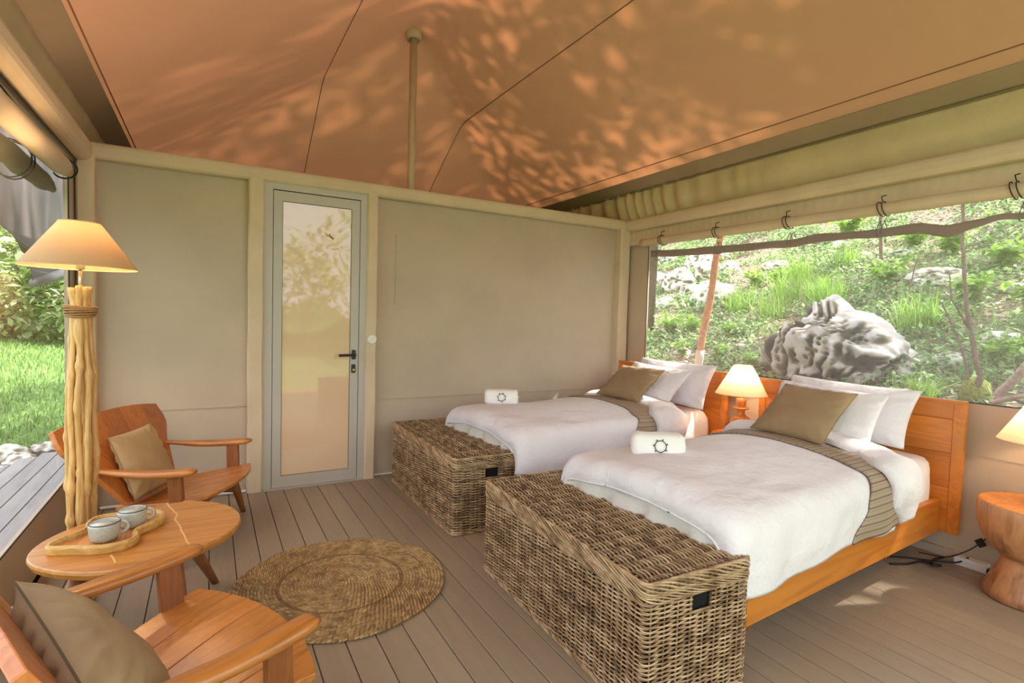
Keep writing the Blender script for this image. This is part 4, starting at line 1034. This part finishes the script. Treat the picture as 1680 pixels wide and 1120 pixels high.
# ------------------------------------------------------------------ outdoors
def gz(x, y):
    d = max(0.0, x-4.2); r_ = .35+.30*d+.012*d*d-0.17*math.exp(-((x-5.0)**2+(y-3.2)**2)/0.55)
    l_ = -0.16+0.075*max(0, y-5.6)+0.05*max(0, -x-1.5)
    k = smoothstep(2.6, 4.0, x); z = l_*(1-k)+r_*k
    if x < 4.2: z = min(z, -0.14+(z+0.14)*smoothstep(3.72, 4.2, x)) if (-1.3 < y < 6 and x > 0) else z
    if y < -2: z += 0.16*max(0, -y-4)
    inn = (-0.9 < x < 3.8) and (-1.3 < y < 6.0)
    n_ = 0.09*nz(x, y, 0, 0.9)+0.04*nz(x, y, 3, 2.7)+0.015*nz(x, y, 5, 8)
    if inn: return -0.22
    return z+n_*(0.4 if x < 3 else 1)
M_soil, nt, p, out = nodes('leaf_litter')
mp = coords(nt); n1 = nd(nt, 'ShaderNodeTexNoise', Scale=1.4, Detail=8.0, Roughness=0.7); n2 = nd(nt, 'ShaderNodeTexVoronoi', Scale=26.0); n3 = nd(nt, 'ShaderNodeTexNoise', Scale=18.0, Detail=6.0)
for n in (n1, n2, n3): nt.links.new(mp.outputs[0], n.inputs[0])
r = ramp(nt, [(0.35, (92, 76, 62)), (0.5, (128, 114, 92)), (0.62, (98, 118, 66))]); nt.links.new(n1.outputs[0], r.inputs[0])
r2_ = ramp(nt, [(0.35, (70, 58, 46)), (0.65, (190, 174, 156))]); nt.links.new(n3.outputs[0], r2_.inputs[0])
mx = nd(nt, 'ShaderNodeMixRGB'); mx.inputs[0].default_value = 0.45; nt.links.new(r.outputs[0], mx.inputs[1]); nt.links.new(r2_.outputs[0], mx.inputs[2]); nt.links.new(mx.outputs[0], p.inputs['Base Color'])
b = nd(nt, 'ShaderNodeBump', Strength=0.9, Distance=0.05); nt.links.new(n2.outputs[0], b.inputs['Height']); nt.links.new(b.outputs[0], p.inputs['Normal']); p.inputs['Roughness'].default_value = 0.95
M_soilg = simple('lawn_soil', (96, 124, 62), 0.95, bump=0.8, bscale=12, var=0.25)
M_leaf = leafmat('ground_leaves', [(58, 92, 46), (98, 136, 76), (140, 172, 106), (184, 204, 150), (96, 130, 70)])
M_leaf2 = leafmat('fern_leaves', [(96, 140, 46), (140, 180, 70), (176, 206, 96)])
M_litter = leafmat('dry_leaves', [(120, 92, 66), (168, 140, 112), (206, 188, 166), (226, 212, 196)], 0.15)
M_grass = leafmat('grass_blades', [(88, 132, 48), (130, 172, 72), (170, 200, 104)], 0.4)
M_lawn = leafmat('lawn_blades', [(84, 120, 62), (116, 150, 80), (150, 180, 110)], 0.4)
M_treeleaf = leafmat('tree_leaves', [(60, 98, 34), (92, 140, 50), (150, 190, 90)], 0.5)
M_farleaf = leafmat('far_leaves', [(88, 116, 60), (150, 176, 104), (206, 214, 168), (230, 232, 204)], 0.5)
M_bark = simple('bark', (112, 92, 80), 0.9, bump=0.8, bscale=40, var=0.2)
M_barkp = simple('pale_bark', (168, 140, 132), 0.85, bump=0.5, bscale=40, var=0.2)

gnd = grid_obj('ground', lambda u, v: (3.66+15.5*u, -3+22*v, gz(3.66+15.5*u, -3+22*v)), 130, 180, M_soil); tag(gnd, kind='structure')
def gl(u, v):
    x = -11+14.7*u; y = -14+36*v; return (x, y, gz(x, y) if not (-0.9 < x < 3.66 and -1.3 < y < 5.6) else -0.22)
gnd2 = grid_obj('ground', gl, 90, 190, M_soilg); tag(gnd2, kind='structure')

def scatter_leaves(P, size, tilt, mat, name, parent=None, fold=0.25, aspect=0.55):
    n = len(P); a = nr.rand(n)*2*PI; t = nr.randn(n)*tilt; s = size*(0.6+0.8*nr.rand(n))
    d = np.stack([np.cos(a)*np.cos(t), np.sin(a)*np.cos(t), np.sin(t)], 1); w0 = np.stack([-np.sin(a), np.cos(a), 0.35*nr.randn(n)], 1)
    w0 /= np.linalg.norm(w0, axis=1, keepdims=True); nn = np.cross(d, w0)
    s = s[:, None]
    base, tip = P, P+d*s
    m1 = P+d*s*0.45+w0*s*aspect*0.5+nn*s*fold*0.3; m2 = P+d*s*0.45-w0*s*aspect*0.5+nn*s*fold*0.3
    V = np.stack([base, m1, tip, m2], 1).reshape(-1, 3); F = (np.arange(n)[:, None]*4+np.array([[0, 1, 2, 3]]))
    tri = np.concatenate([F[:, [0, 1, 2]], F[:, [0, 2, 3]]])
    return tag(np_mesh(name, V, tri, mat, parent, False), kind='stuff')
def blades(P, h, wd, lean, mat, name, parent=None, dirs=None):
    n = len(P); a = nr.rand(n)*2*PI; hh = (h*(0.5+0.8*nr.rand(n)))[:, None]; ln = (lean*np.abs(nr.randn(n)))[:, None]
    d = np.stack([np.cos(a), np.sin(a), np.zeros(n)], 1); w0 = np.stack([-np.sin(a), np.cos(a), np.zeros(n)], 1)*wd
    z = np.array([0, 0, 1.0])
    mid = P+z*hh*0.6+d*hh*ln*0.35; tip = P+z*hh+d*hh*ln*1.0
    V = np.stack([P-w0, P+w0, mid+w0*0.8, mid-w0*0.8, tip], 1).reshape(-1, 3); k = np.arange(n)[:, None]*5
    tri = np.concatenate([k+np.array([[0, 1, 2]]), k+np.array([[0, 2, 3]]), k+np.array([[3, 2, 4]])])
    return tag(np_mesh(name, V, tri, mat, parent, False), kind='stuff')

def sample_hill(n, thr=0.0, s=1.1, off=0.0, x1=15.0):
    out = []
    while len(out) < n:
        t = rnd.random(); x = 3.95+(x1-3.95)*t**1.25; y = rnd.uniform(0.2, 15.5)
        if y > 1.0+1.15*x+1.5 or y < 0.12*x-0.4: continue
        if nz(x, y, off, s)+0.35*nz(x, y, off+5, s*3) < thr+rnd.uniform(-0.15, 0.15): continue
        out.append((x, y, gz(x, y)))
    return np.array(out)
P = sample_hill(60000, -0.12); P[:, 2] += 0.015+0.13*nr.rand(len(P))**1.5
tag(scatter_leaves(P, 0.075, 0.5, M_leaf, 'undergrowth'), 'green undergrowth covering the slope outside the right window', 'undergrowth')
P = sample_hill(26000, -0.6); P[:, 2] += 0.006+0.02*nr.rand(len(P))
tag(scatter_leaves(P, 0.06, 0.2, M_litter, 'leaf_litter'), 'dry fallen leaves scattered on the slope outside the right window', 'leaf litter')
P = sample_hill(9000, 0.12, 0.8, 9.0)
tag(blades(P, 0.16, 0.0035, 0.6, M_grass, 'grass'), 'thin grass growing on the slope outside the right window', 'grass')

ORD = ['first', 'second', 'third', 'fourth', 'fifth', 'sixth', 'seventh', 'eighth', 'ninth', 'tenth', 'eleventh', 'twelfth', 'thirteenth', 'fourteenth', 'fifteenth', 'sixteenth', 'seventeenth', 'eighteenth']
def ordinals(pts):
    # rank from left to right as seen from inside the tent
    o_ = sorted(range(len(pts)), key=lambda i: math.atan2(pts[i][0], pts[i][1])); r = {j: ORD[k] for k, j in enumerate(o_)}
    return [r[i] for i in range(len(pts))]
# rocks
M_rock, nt, p, out = nodes('limestone')
mp = coords(nt); n1 = nd(nt, 'ShaderNodeTexNoise', Scale=3.0, Detail=9.0, Roughness=0.65); nt.links.new(mp.outputs[0], n1.inputs[0])
r = ramp(nt, [(0.3, (128, 120, 120)), (0.55, (178, 170, 170)), (0.75, (204, 198, 194))]); nt.links.new(n1.outputs[0], r.inputs[0])
at = nd(nt, 'ShaderNodeAttribute', attribute_name='crevice'); rc = ramp(nt, [(0.0, (255, 255, 255)), (0.18, (150, 142, 124)), (0.4, (52, 46, 32)), (1.0, (22, 18, 12))]); nt.links.new(at.outputs['Fac'], rc.inputs[0])
mx = nd(nt, 'ShaderNodeMixRGB', blend_type='MULTIPLY'); mx.inputs[0].default_value = 1.0; nt.links.new(r.outputs[0], mx.inputs[1]); nt.links.new(rc.outputs[0], mx.inputs[2]); nt.links.new(mx.outputs[0], p.inputs['Base Color'])
b = nd(nt, 'ShaderNodeBump', Strength=0.7, Distance=0.03); nt.links.new(n1.outputs[0], b.inputs['Height']); nt.links.new(b.outputs[0], p.inputs['Normal']); p.inputs['Roughness'].default_value = 0.9
M_rock2 = M_rock.copy(); M_rock2.name = 'limestone_painted_sunlit'  # lighter copy of the limestone, sunlight painted into its colour
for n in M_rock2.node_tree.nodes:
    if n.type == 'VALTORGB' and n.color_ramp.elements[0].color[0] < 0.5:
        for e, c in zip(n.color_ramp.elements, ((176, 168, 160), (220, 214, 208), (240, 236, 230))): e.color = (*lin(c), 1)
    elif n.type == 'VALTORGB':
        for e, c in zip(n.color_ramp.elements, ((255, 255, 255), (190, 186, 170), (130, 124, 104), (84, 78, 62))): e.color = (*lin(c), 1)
M_moss = simple('moss', (112, 118, 46), 0.95, bump=1.0, bscale=60, var=0.3)
def icos(sub):
    import bmesh
    bm = bmesh.new(); bmesh.ops.create_icosphere(bm, subdivisions=sub, radius=1.0)
    v = [x.co.copy() for x in bm.verts]; f = [tuple(q.index for q in t.verts) for t in bm.faces]; bm.free(); return v, f
IC = {k: icos(k) for k in (3, 4, 6)}
def rock(name, loc, rad, seed, label, cat='rock', group=None, sub=4, karst=0.0, mat=None, shape=None):
    v0, f = IC[sub]; v = []; cre = []
    for p_ in v0:
        d = p_.normalized(); r_ = 1+0.28*noise.noise(d*1.3+Vector((seed, 0, 0)))+0.16*noise.noise(d*3.1+Vector((0, seed, 0)))+0.06*noise.noise(d*8+Vector((0, 0, seed)))
        c = 0.0
        if karst:
            # solution grooves running down the face, broken by ledges
            yy_ = d.y+0.22*d.z; wq = noise.noise(d*2.4+Vector((seed, 0, 4)))
            g1 = max(0, 1-abs(noise.noise(Vector((yy_*8.0+0.7*wq, d.z*1.2+seed, d.x*1.0))))*5.0)
            g2 = max(0, 1-abs(noise.noise(Vector((yy_*19+1.2*wq, d.z*3.0, seed+d.x*2))))*5.0)*0.55
            brk = smoothstep(-0.35, 0.1, noise.noise(Vector((yy_*5, d.z*4.5, seed+7))))
            face = smoothstep(0.62, 0.05, d.x*0.7+d.z*0.55-d.y*0.35)
            c = min(1, max(g1, g2)*brk*1.25)*face; r_ -= karst*c**1.5; r_ += 0.025*noise.noise(d*16)*face+0.02*noise.noise(d*30)*face
        else:
            g = max(0, 1-abs(noise.noise(d*2.3+Vector((seed, seed, 0))))*9); c = g*0.8; r_ -= 0.06*g
        pt = Vector((d.x*rad[0]*r_, d.y*rad[1]*r_, d.z*rad[2]*r_))
        if shape: pt = shape(pt)
        v.append(pt); cre.append(c)
    o = mesh(name, v, f, mat or (M_rock if karst else M_rock2), None, True); o.location = loc
    a = o.data.attributes.new('crevice', 'FLOAT', 'POINT'); a.data.foreach_set('value', cre)
    return tag(o, label, cat, group)
rock('boulder', (5.95, 3.17, 0.74), (0.76, 0.77, 0.68), 3.1, 'huge pale limestone boulder with dark vertical fissures outside the right window', 'boulder', sub=6, karst=0.17,
     shape=lambda p: Vector((p.x, p.y, p.z*(1+(0.42*p.y/0.74 if p.z > 0 else 0)))))
g_ = 'pale rocks piled at the left of the slope'
PILE = [(8.88, 8.39, 2.02, .66), (7.92, 6.67, 1.63, .68), (8.96, 9.27, 2.05, .56), (10.07, 8.88, 2.52, .65), (9.51, 7.65, 2.28, .38), (7.61, 7.52, 1.51, .33), (7.79, 8.14, 1.58, .31), (10.81, 10.69, 2.86, .43), (10.62, 8.74, 2.77, .32), (9.4, 8.1, 2.2, .5), (8.3, 7.5, 1.8, .45)]
OO = ordinals(PILE)
for i, (x, y, z, s) in enumerate(PILE):
    rock('rock', (x, y, gz(x, y)+s*0.12), (s*0.52, s*0.58, s*0.46), i*2.7+1, f'pale limestone rock, {OO[i]} from the left in the pile left of the wooden pole', 'rock', g_, sub=4)
g_ = 'small rocks scattered over the slope'; SMALL = [(9.68, 6.7, 2.36, .42), (10.69, 6.08, 2.8, .31), (6.12, 2.37, .97, .23), (5.38, 2.27, .72, .13), (5.68, 4.21, .82, .16), (5.67, 5.26, .82, .21), (9.85, 4.56, 2.43, .26), (6.64, 2.19, 1.15, .27), (8.09, 2.53, 1.7, .26), (8.67, 3.81, 1.93, .22), (5.94, 4.54, .91, .13), (10., 5.21, 2.49, .22), (5.3, 2.45, .7, .10), (7.2, 3.2, 1.3, .16)]
OO = ordinals(SMALL)
for i, (x, y, z, s) in enumerate(SMALL):
    rock('rock', (x, y, gz(x, y)+s*0.05), (s*0.5, s*0.62, s*0.34), i*3.3+2, f'small pale rock in the greenery, {OO[i]} from the left on the slope', 'rock', g_, sub=3)
rock('rock', (8.51, 3.52, gz(8.51, 3.52)+0.03), (.2, .36, .16), 8.8, 'flat pale rock slab on the slope behind the tall sapling', 'rock', sub=4)
st_ = rock('tree_stump', (5.25, 1.86, gz(5.25, 1.86)+0.07), (.11, .10, .15), 4.4, 'mossy green tree stump below the sapling outside the right window', 'stump', sub=3, mat=M_moss)

# plants with larger leaves
def plant(loc, h, n, ls, kind, label, group=None, spread=1.0):
    r_ = empty('leafy_plant', loc); tag(r_, label, 'plant', group)
    stems = MB(); L = []
    for k in range(n):
        a = rnd.uniform(0, 2*PI); ln = rnd.uniform(0.2, 0.8)*spread; hh = h*rnd.uniform(0.6, 1.0); pts = []
        for q in range(6):
            t = q/5; pts.append((math.cos(a)*ln*hh*t**1.5, math.sin(a)*ln*hh*t**1.5, hh*(t-0.25*ln*t*t)))
        stems.tube(pts, [0.004*(1-0.6*q/5) for q in range(6)], 4, False)
        for q in range(kind):
            t = 0.25+0.75*q/max(1, kind-1); i0 = min(4, int(t*5)); f0 = t*5-i0
            b0 = [pts[i0][j]*(1-f0)+pts[i0+1][j]*f0 for j in range(3)]; L += [b0, b0]
    stems.obj('stems', M_grass, r_)
    scatter_leaves(np.array(L), ls, 0.45, M_leaf2, 'foliage', r_)
    return r_
PL = [(6.31, 6.11, .42, 16, .09, 7), (5.59, 4.58, .26, 14, .06, 6), (5.45, 4.05, .24, 16, .05, 7), (6.22, 4.91, .26, 12, .07, 6), (9.68, 3.83, .5, 16, .14, 6), (10.12, 4.51, .45, 16, .13, 6), (7.7, 2.84, .42, 16, .10, 8), (6.19, 2.03, .32, 16, .08, 8), (6.91, 2.86, .3, 12, .08, 6), (8.63, 5.86, .36, 14, .10, 6), (8.45, 4.13, .42, 16, .10, 7), (9.0, 2.96, .42, 16, .12, 7), (11.21, 6.21, .55, 16, .15, 6), (6.34, 5.69, .36, 16, .08, 7), (8.68, 6.38, .36, 14, .10, 6), (5.5, 5.1, .28, 14, .06, 7), (6.6, 1.7, .4, 14, .10, 7), (7.4, 2.2, .45, 16, .11, 7)]
OO = ordinals(PL)
for i, (x, y, h, n, ls, kd) in enumerate(PL):
    plant((x, y, gz(x, y)), h, n, ls, kd, f'leafy green plant, {OO[i]} from the left among those on the slope', 'leafy plants on the slope')
def tuft(loc, h, n, label, sp=0.16):
    r_ = nr.rand(n)**0.5*sp; a = nr.rand(n)*2*PI; P = np.stack([loc[0]+r_*np.cos(a), loc[1]+r_*np.sin(a), np.full(n, gz(loc[0], loc[1]))], 1)
    o = blades(P-np.array([loc[0], loc[1], gz(loc[0], loc[1])]), h, 0.005, 0.8, M_leaf2, 'grass_tuft'); o.location = (loc[0], loc[1], gz(loc[0], loc[1])); del o['kind']
    return tag(o, label, 'grass', 'grass tufts on the slope')
TU = ((7.6, 4.4), (7.9, 4.75), (8.0, 5.3), (7.2, 5.0), (6.9, 3.0), (5.1, 2.15), (8.8, 5.6), (9.4, 5.2), (7.4, 5.7))
OO = ordinals(TU)
for i, (x, y) in enumerate(TU):
    tuft((x, y), 0.42 if x > 6 else 0.2, 170, f'bright green tuft of long grass, {OO[i]} from the left on the slope', 0.2 if x > 6 else 0.07)

# leaning wooden guy pole, saplings and branches just outside
gp = empty('wooden_pole', (4.2, 3.72, 0.30)); tag(gp, 'slanting peeled wooden pole standing outside the right window', 'pole')
M_pole = simple('peeled_pole', (190, 128, 92), 0.7, bump=0.3, bscale=30, var=0.15)
MB().tube([(0, 0.02+0.006*math.sin(z*9), z) if False else (0.004*math.sin(z*7), 0.055-0.163*(z)+0.006*math.sin(z*9), z) for z in ys(0.0, 2.1, 26)], [0.037-0.006*z/2.1+0.002*math.sin(z*14) for z in ys(0, 2.1, 26)], 12).obj('pole_shaft', M_pole, gp, True)
MB().tube([(0.004*math.sin(z*7), 0.055-0.163*z+0.006*math.sin(z*9), z) for z in ys(0.2, 0.68, 8)], 0.041, 12).obj('pole_wrapping', simple('pale_wrap', (206, 190, 178), 0.8, bump=0.4, bscale=50), gp, True)
def sapling(name, pts, r0, r1, mat, label, cat='sapling', br=()):
    o = empty(name, pts[0]); q = []; base = Vector(pts[0])
    P = [Vector(p_)-base for p_ in pts]
    n = 8
    for i in range(len(P)-1):
        for k in range(n): t = k/n; q.append(P[i].lerp(P[i+1], t)+Vector((0.006*nz(i+t, 1, 3, 3), 0.008*nz(i+t, 7, 3, 3), 0)))
    q.append(P[-1]); m = len(q)
    MB().tube(q, [r0+(r1-r0)*i/(m-1)+0.0015*math.sin(i*2.1) for i in range(m)], 8).obj('stem', mat, o, True)
    for b_ in br:
        MB().tube([Vector(x)-base for x in b_], [r1*0.8, r1*0.6, r1*0.4][:len(b_)] if len(b_) <= 3 else r1*0.5, 6).obj('branch', mat, o, True)
    return tag(o, label, cat)
sapling('sapling', [(5.2, 1.85, .66), (5.2, 1.815, .90), (5.2, 1.85, 1.00), (5.2, 1.878, 1.163), (5.2, 1.93, 1.40), (5.2, 1.95, 1.6), (5.2, 1.985, 1.9), (5.2, 2.0, 2.3)], 0.024, 0.012, M_bark, 'thin dark bare sapling stem rising right in the hillside window', br=(((5.2, 1.90, 1.25), (5.1, 2.0, 1.5), (5.1, 2.02, 1.7)),))
sapling('sapling', [(5.25, 1.88, .68), (5.2, 1.885, .80), (5.2, 1.921, 1.016), (5.2, 1.983, 1.206), (5.2, 2.07, 1.40), (5.2, 2.10, 1.47)], 0.014, 0.006, M_bark, 'short thin twig leaning left beside the tall sapling')
sapling('fallen_branch', [(4.9, 1.605, .70), (4.9, 1.60, .80), (4.9, 1.56, .86), (4.9, 1.50, .95), (4.9, 1.42, 1.10), (4.9, 1.34, 1.30)], 0.030, 0.026, M_barkp, 'thick pale bent branch at the right edge of the hillside window', 'branch')
sapling('fallen_branch', [(4.75, 1.60, .74), (4.75, 1.50, .79), (4.75, 1.42, .82), (4.75, 1.25, .84)], 0.018, 0.012, M_barkp, 'thin pale branch lying low at the right edge of the hillside window', 'branch')
# saplings further up
sapling('sapling', [(9.3, 4.6, gz(9.3, 4.6)), (9.3, 4.65, 3.0), (9.4, 4.6, 4.2)], 0.03, 0.02, M_bark, 'thin grey trunk high on the slope above the boulder')
sapling('sapling', [(7.6, 3.35, gz(7.6, 3.35)), (7.6, 3.42, 1.7), (7.6, 3.36, 2.1)], 0.01, 0.006, M_bark, 'slender twig standing just right of the boulder')

# left side: weathered deck, lawn, rocks, bushes
dk = tag(MB().box((-1.46, -1.5, -0.10), (-0.72, 6.25, -0.035)).obj('deck', M_under), kind='structure')
for k in range(7):
    a = -1.46+0.1155*k-0.11; 
    y1 = 6.3-0.9*(6-k)*0.18
    if a+0.11 > -0.712: continue
    MB().box((a+0.002, -1.5, -0.03), (a+0.1115, y1, -0.002), 0.002).obj('deck_board', M_deck, dk)
for i, (x, y, s) in enumerate([(-1.50, 5.0, .16), (-1.42, 5.35, .15), (-1.36, 5.75, .15), (-1.25, 6.15, .17), (-1.08, 6.35, .16), (-1.62, 5.5, .22), (-1.5, 6.0, .2), (-0.95, 6.5, .2)]):
    rock('rock', (x, y, -0.06), (s*0.8, s, s*0.5), i*1.9+4, f'white sunlit stone at the edge of the grey outside deck, {ORD[i]} in the row', 'rock', 'white stones along the outside deck', sub=3)
n = 34000; P = np.stack([-0.9-5.5*nr.rand(n)**0.8, 6.2+9*nr.rand(n)**1.2, np.zeros(n)], 1); P = P[P[:, 0] > -0.55*P[:, 1]]; P[:, 2] = [gz(a, b_) for a, b_ in P[:, :2]]
tag(blades(P, 0.085, 0.006, 0.9, M_lawn, 'lawn_grass'), 'green grass beyond the outside deck seen through the left window', 'grass')
def bush(name, loc, rad, n, ls, mat, label, cat='bush', group=None, trunk=True):
    o = empty(name, loc); tag(o, label, cat, group)
    d = nr.randn(n, 3); d /= np.linalg.norm(d, axis=1, keepdims=True); r_ = (0.35+0.65*nr.rand(n))[:, None]**0.6
    lump = np.array([1+0.35*noise.noise(Vector(q)*2.2+Vector((loc[0], loc[1], 0))) for q in d])[:, None]
    P = d*r_*lump*np.array(rad)+np.array([0, 0, rad[2]*0.95]); P = P[P[:, 2] > 0.02]
    scatter_leaves(P, ls, 0.6, mat, 'foliage', o)
    if trunk:
        m = MB()
        for k in range(4):
            a = 2*PI*k/4+rnd.random(); m.tube([(0, 0, 0), (rad[0]*0.15*math.cos(a), rad[1]*0.15*math.sin(a), rad[2]*0.5), (rad[0]*0.5*math.cos(a), rad[1]*0.5*math.sin(a), rad[2]*1.2)], [0.05, 0.035, 0.012], 6)
        m.obj('branches', M_bark, o, True)
    return o
for i, (x, y, s) in enumerate([(-2.2, 13.5, 1.3), (-3.4, 13.8, 1.6), (-4.4, 14.5, 1.9), (-2.8, 15.5, 2.3), (-1.4, 15.8, 2.0), (-5.6, 16, 2.2), (-4.2, 17, 2.8)]):
    bush('bush', (x, y, gz(x, y)-0.1), (s*0.8, s*0.7, s*0.95), 2600, 0.17, M_farleaf, f'pale sunlit bush far beyond the lawn outside the left window, {ORD[i]} by distance', 'bush', 'bushes far beyond the lawn')
# dark fly sheet with a curved edge hanging outside the left window
def c3(y, z): return (y, z)
poly = [(4.9, 2.6), (4.94, 1.79), (5.15, 1.735), (5.33, 1.69), (5.5, 1.66), (5.60, 1.637), (5.68, 1.59), (5.72, 1.52), (5.76, 1.43), (6.2, 1.42), (6.75, 1.50), (7.05, 1.55), (7.05, 2.6)]
fs = panel('fly_sheet', poly, [], lambda x, y, z: (-1.25+z+0.02*math.sin(x*9+y*3), x, y), M_fly, 0.004); tag(fs, 'dark grey mesh side sheet with a curved lower edge hanging outside the left window', 'canopy')
ra = empty('wooden_rail', (-1.25, 5.76, 1.40)); tag(ra, 'weathered wooden rail end under the dark side sheet outside the left window', 'rail')
MB().tube([(0, 0.0, 0.02), (0, 0.55, 0.10), (0, 1.25, 0.20)], [0.036, 0.038, 0.036], 10).obj('rail_beam', M_deck, ra, True)
# overhanging trees that dapple the sunlight
def tree(loc, h, rad, n, label, off=(0, 0)):
    o = empty('overhanging_tree', loc); tag(o, label, 'tree')
    MB().tube([(0, 0, -0.2), (0.1+off[0]*0.2, 0.05+off[1]*0.2, h*0.4), (off[0]*0.7, 0.1+off[1]*0.7, h*0.8), (0.1+off[0], off[1], h*1.05)], [0.16, 0.13, 0.09, 0.03], 10).obj('trunk', M_bark, o, True)
    m = MB()
    for k in range(9):
        a = 2*PI*k/9; m.tube([(off[0]*0.5, 0.05+off[1]*0.5, h*0.6+0.04*k), (off[0]+rad*0.4*math.cos(a), off[1]+rad*0.4*math.sin(a), h*0.85), (off[0]+rad*0.85*math.cos(a), off[1]+rad*0.85*math.sin(a), h*1.02)], [0.05, 0.03, 0.01], 5)
    m.obj('branches', M_bark, o, True)
    nc = n//26; C_ = []
    for k in range(nc):
        while True:
            q = np.array([rnd.uniform(-1, 1), rnd.uniform(-1, 1), rnd.uniform(-0.5, 0.6)])
            if q@q < 1: break
        C_.append(q*rad+np.array([off[0], off[1], h]))
    P = np.repeat(np.array(C_), 26, 0)+nr.randn(nc*26, 3)*0.20
    scatter_leaves(P, 0.15, 0.4, M_treeleaf, 'foliage', o, aspect=0.65)
    return o
tree((11.2, 2.2, gz(11.2, 2.2)), 5.2, 2.9, 3200, 'tree high on the slope whose crown shades the boulder')
tree((5.0, -2.0, gz(5.0, -2.0)), 7.0, 3.1, 11000, 'tree on the slope in front of the tent to the right', (-0.8, 2.4))
tree((8.6, -1.6, gz(8.6, -1.6)), 4.8, 2.2, 6500, 'unseen second tree on the slope to the right, crown placed to block sun', (-1.0, 0.8))  # out of view; crown placed to keep a sun patch off the floor
tree((6.2, 6.6, gz(6.2, 6.6)), 6.4, 2.6, 6000, 'tree behind the tent near the pile of pale rocks', (-1.2, -1.6))
# greenery in front of the tent, seen mirrored in the glass of the door
for i, (x, y, s) in enumerate([(-3.5, -8.0, 1.8), (-1.0, -8.5, 2.2), (1.5, -8.2, 1.9), (4.0, -8.0, 2.2), (6.5, -7.0, 2.0)]):
    bush('bush', (x, y, gz(x, y)-0.1), (s*1.0, s*0.7, s*0.85), 1800, 0.2, M_farleaf, f'bush beyond the clearing in front of the tent, {ORD[i]} from its left', 'bush', 'bushes in front of the tent')
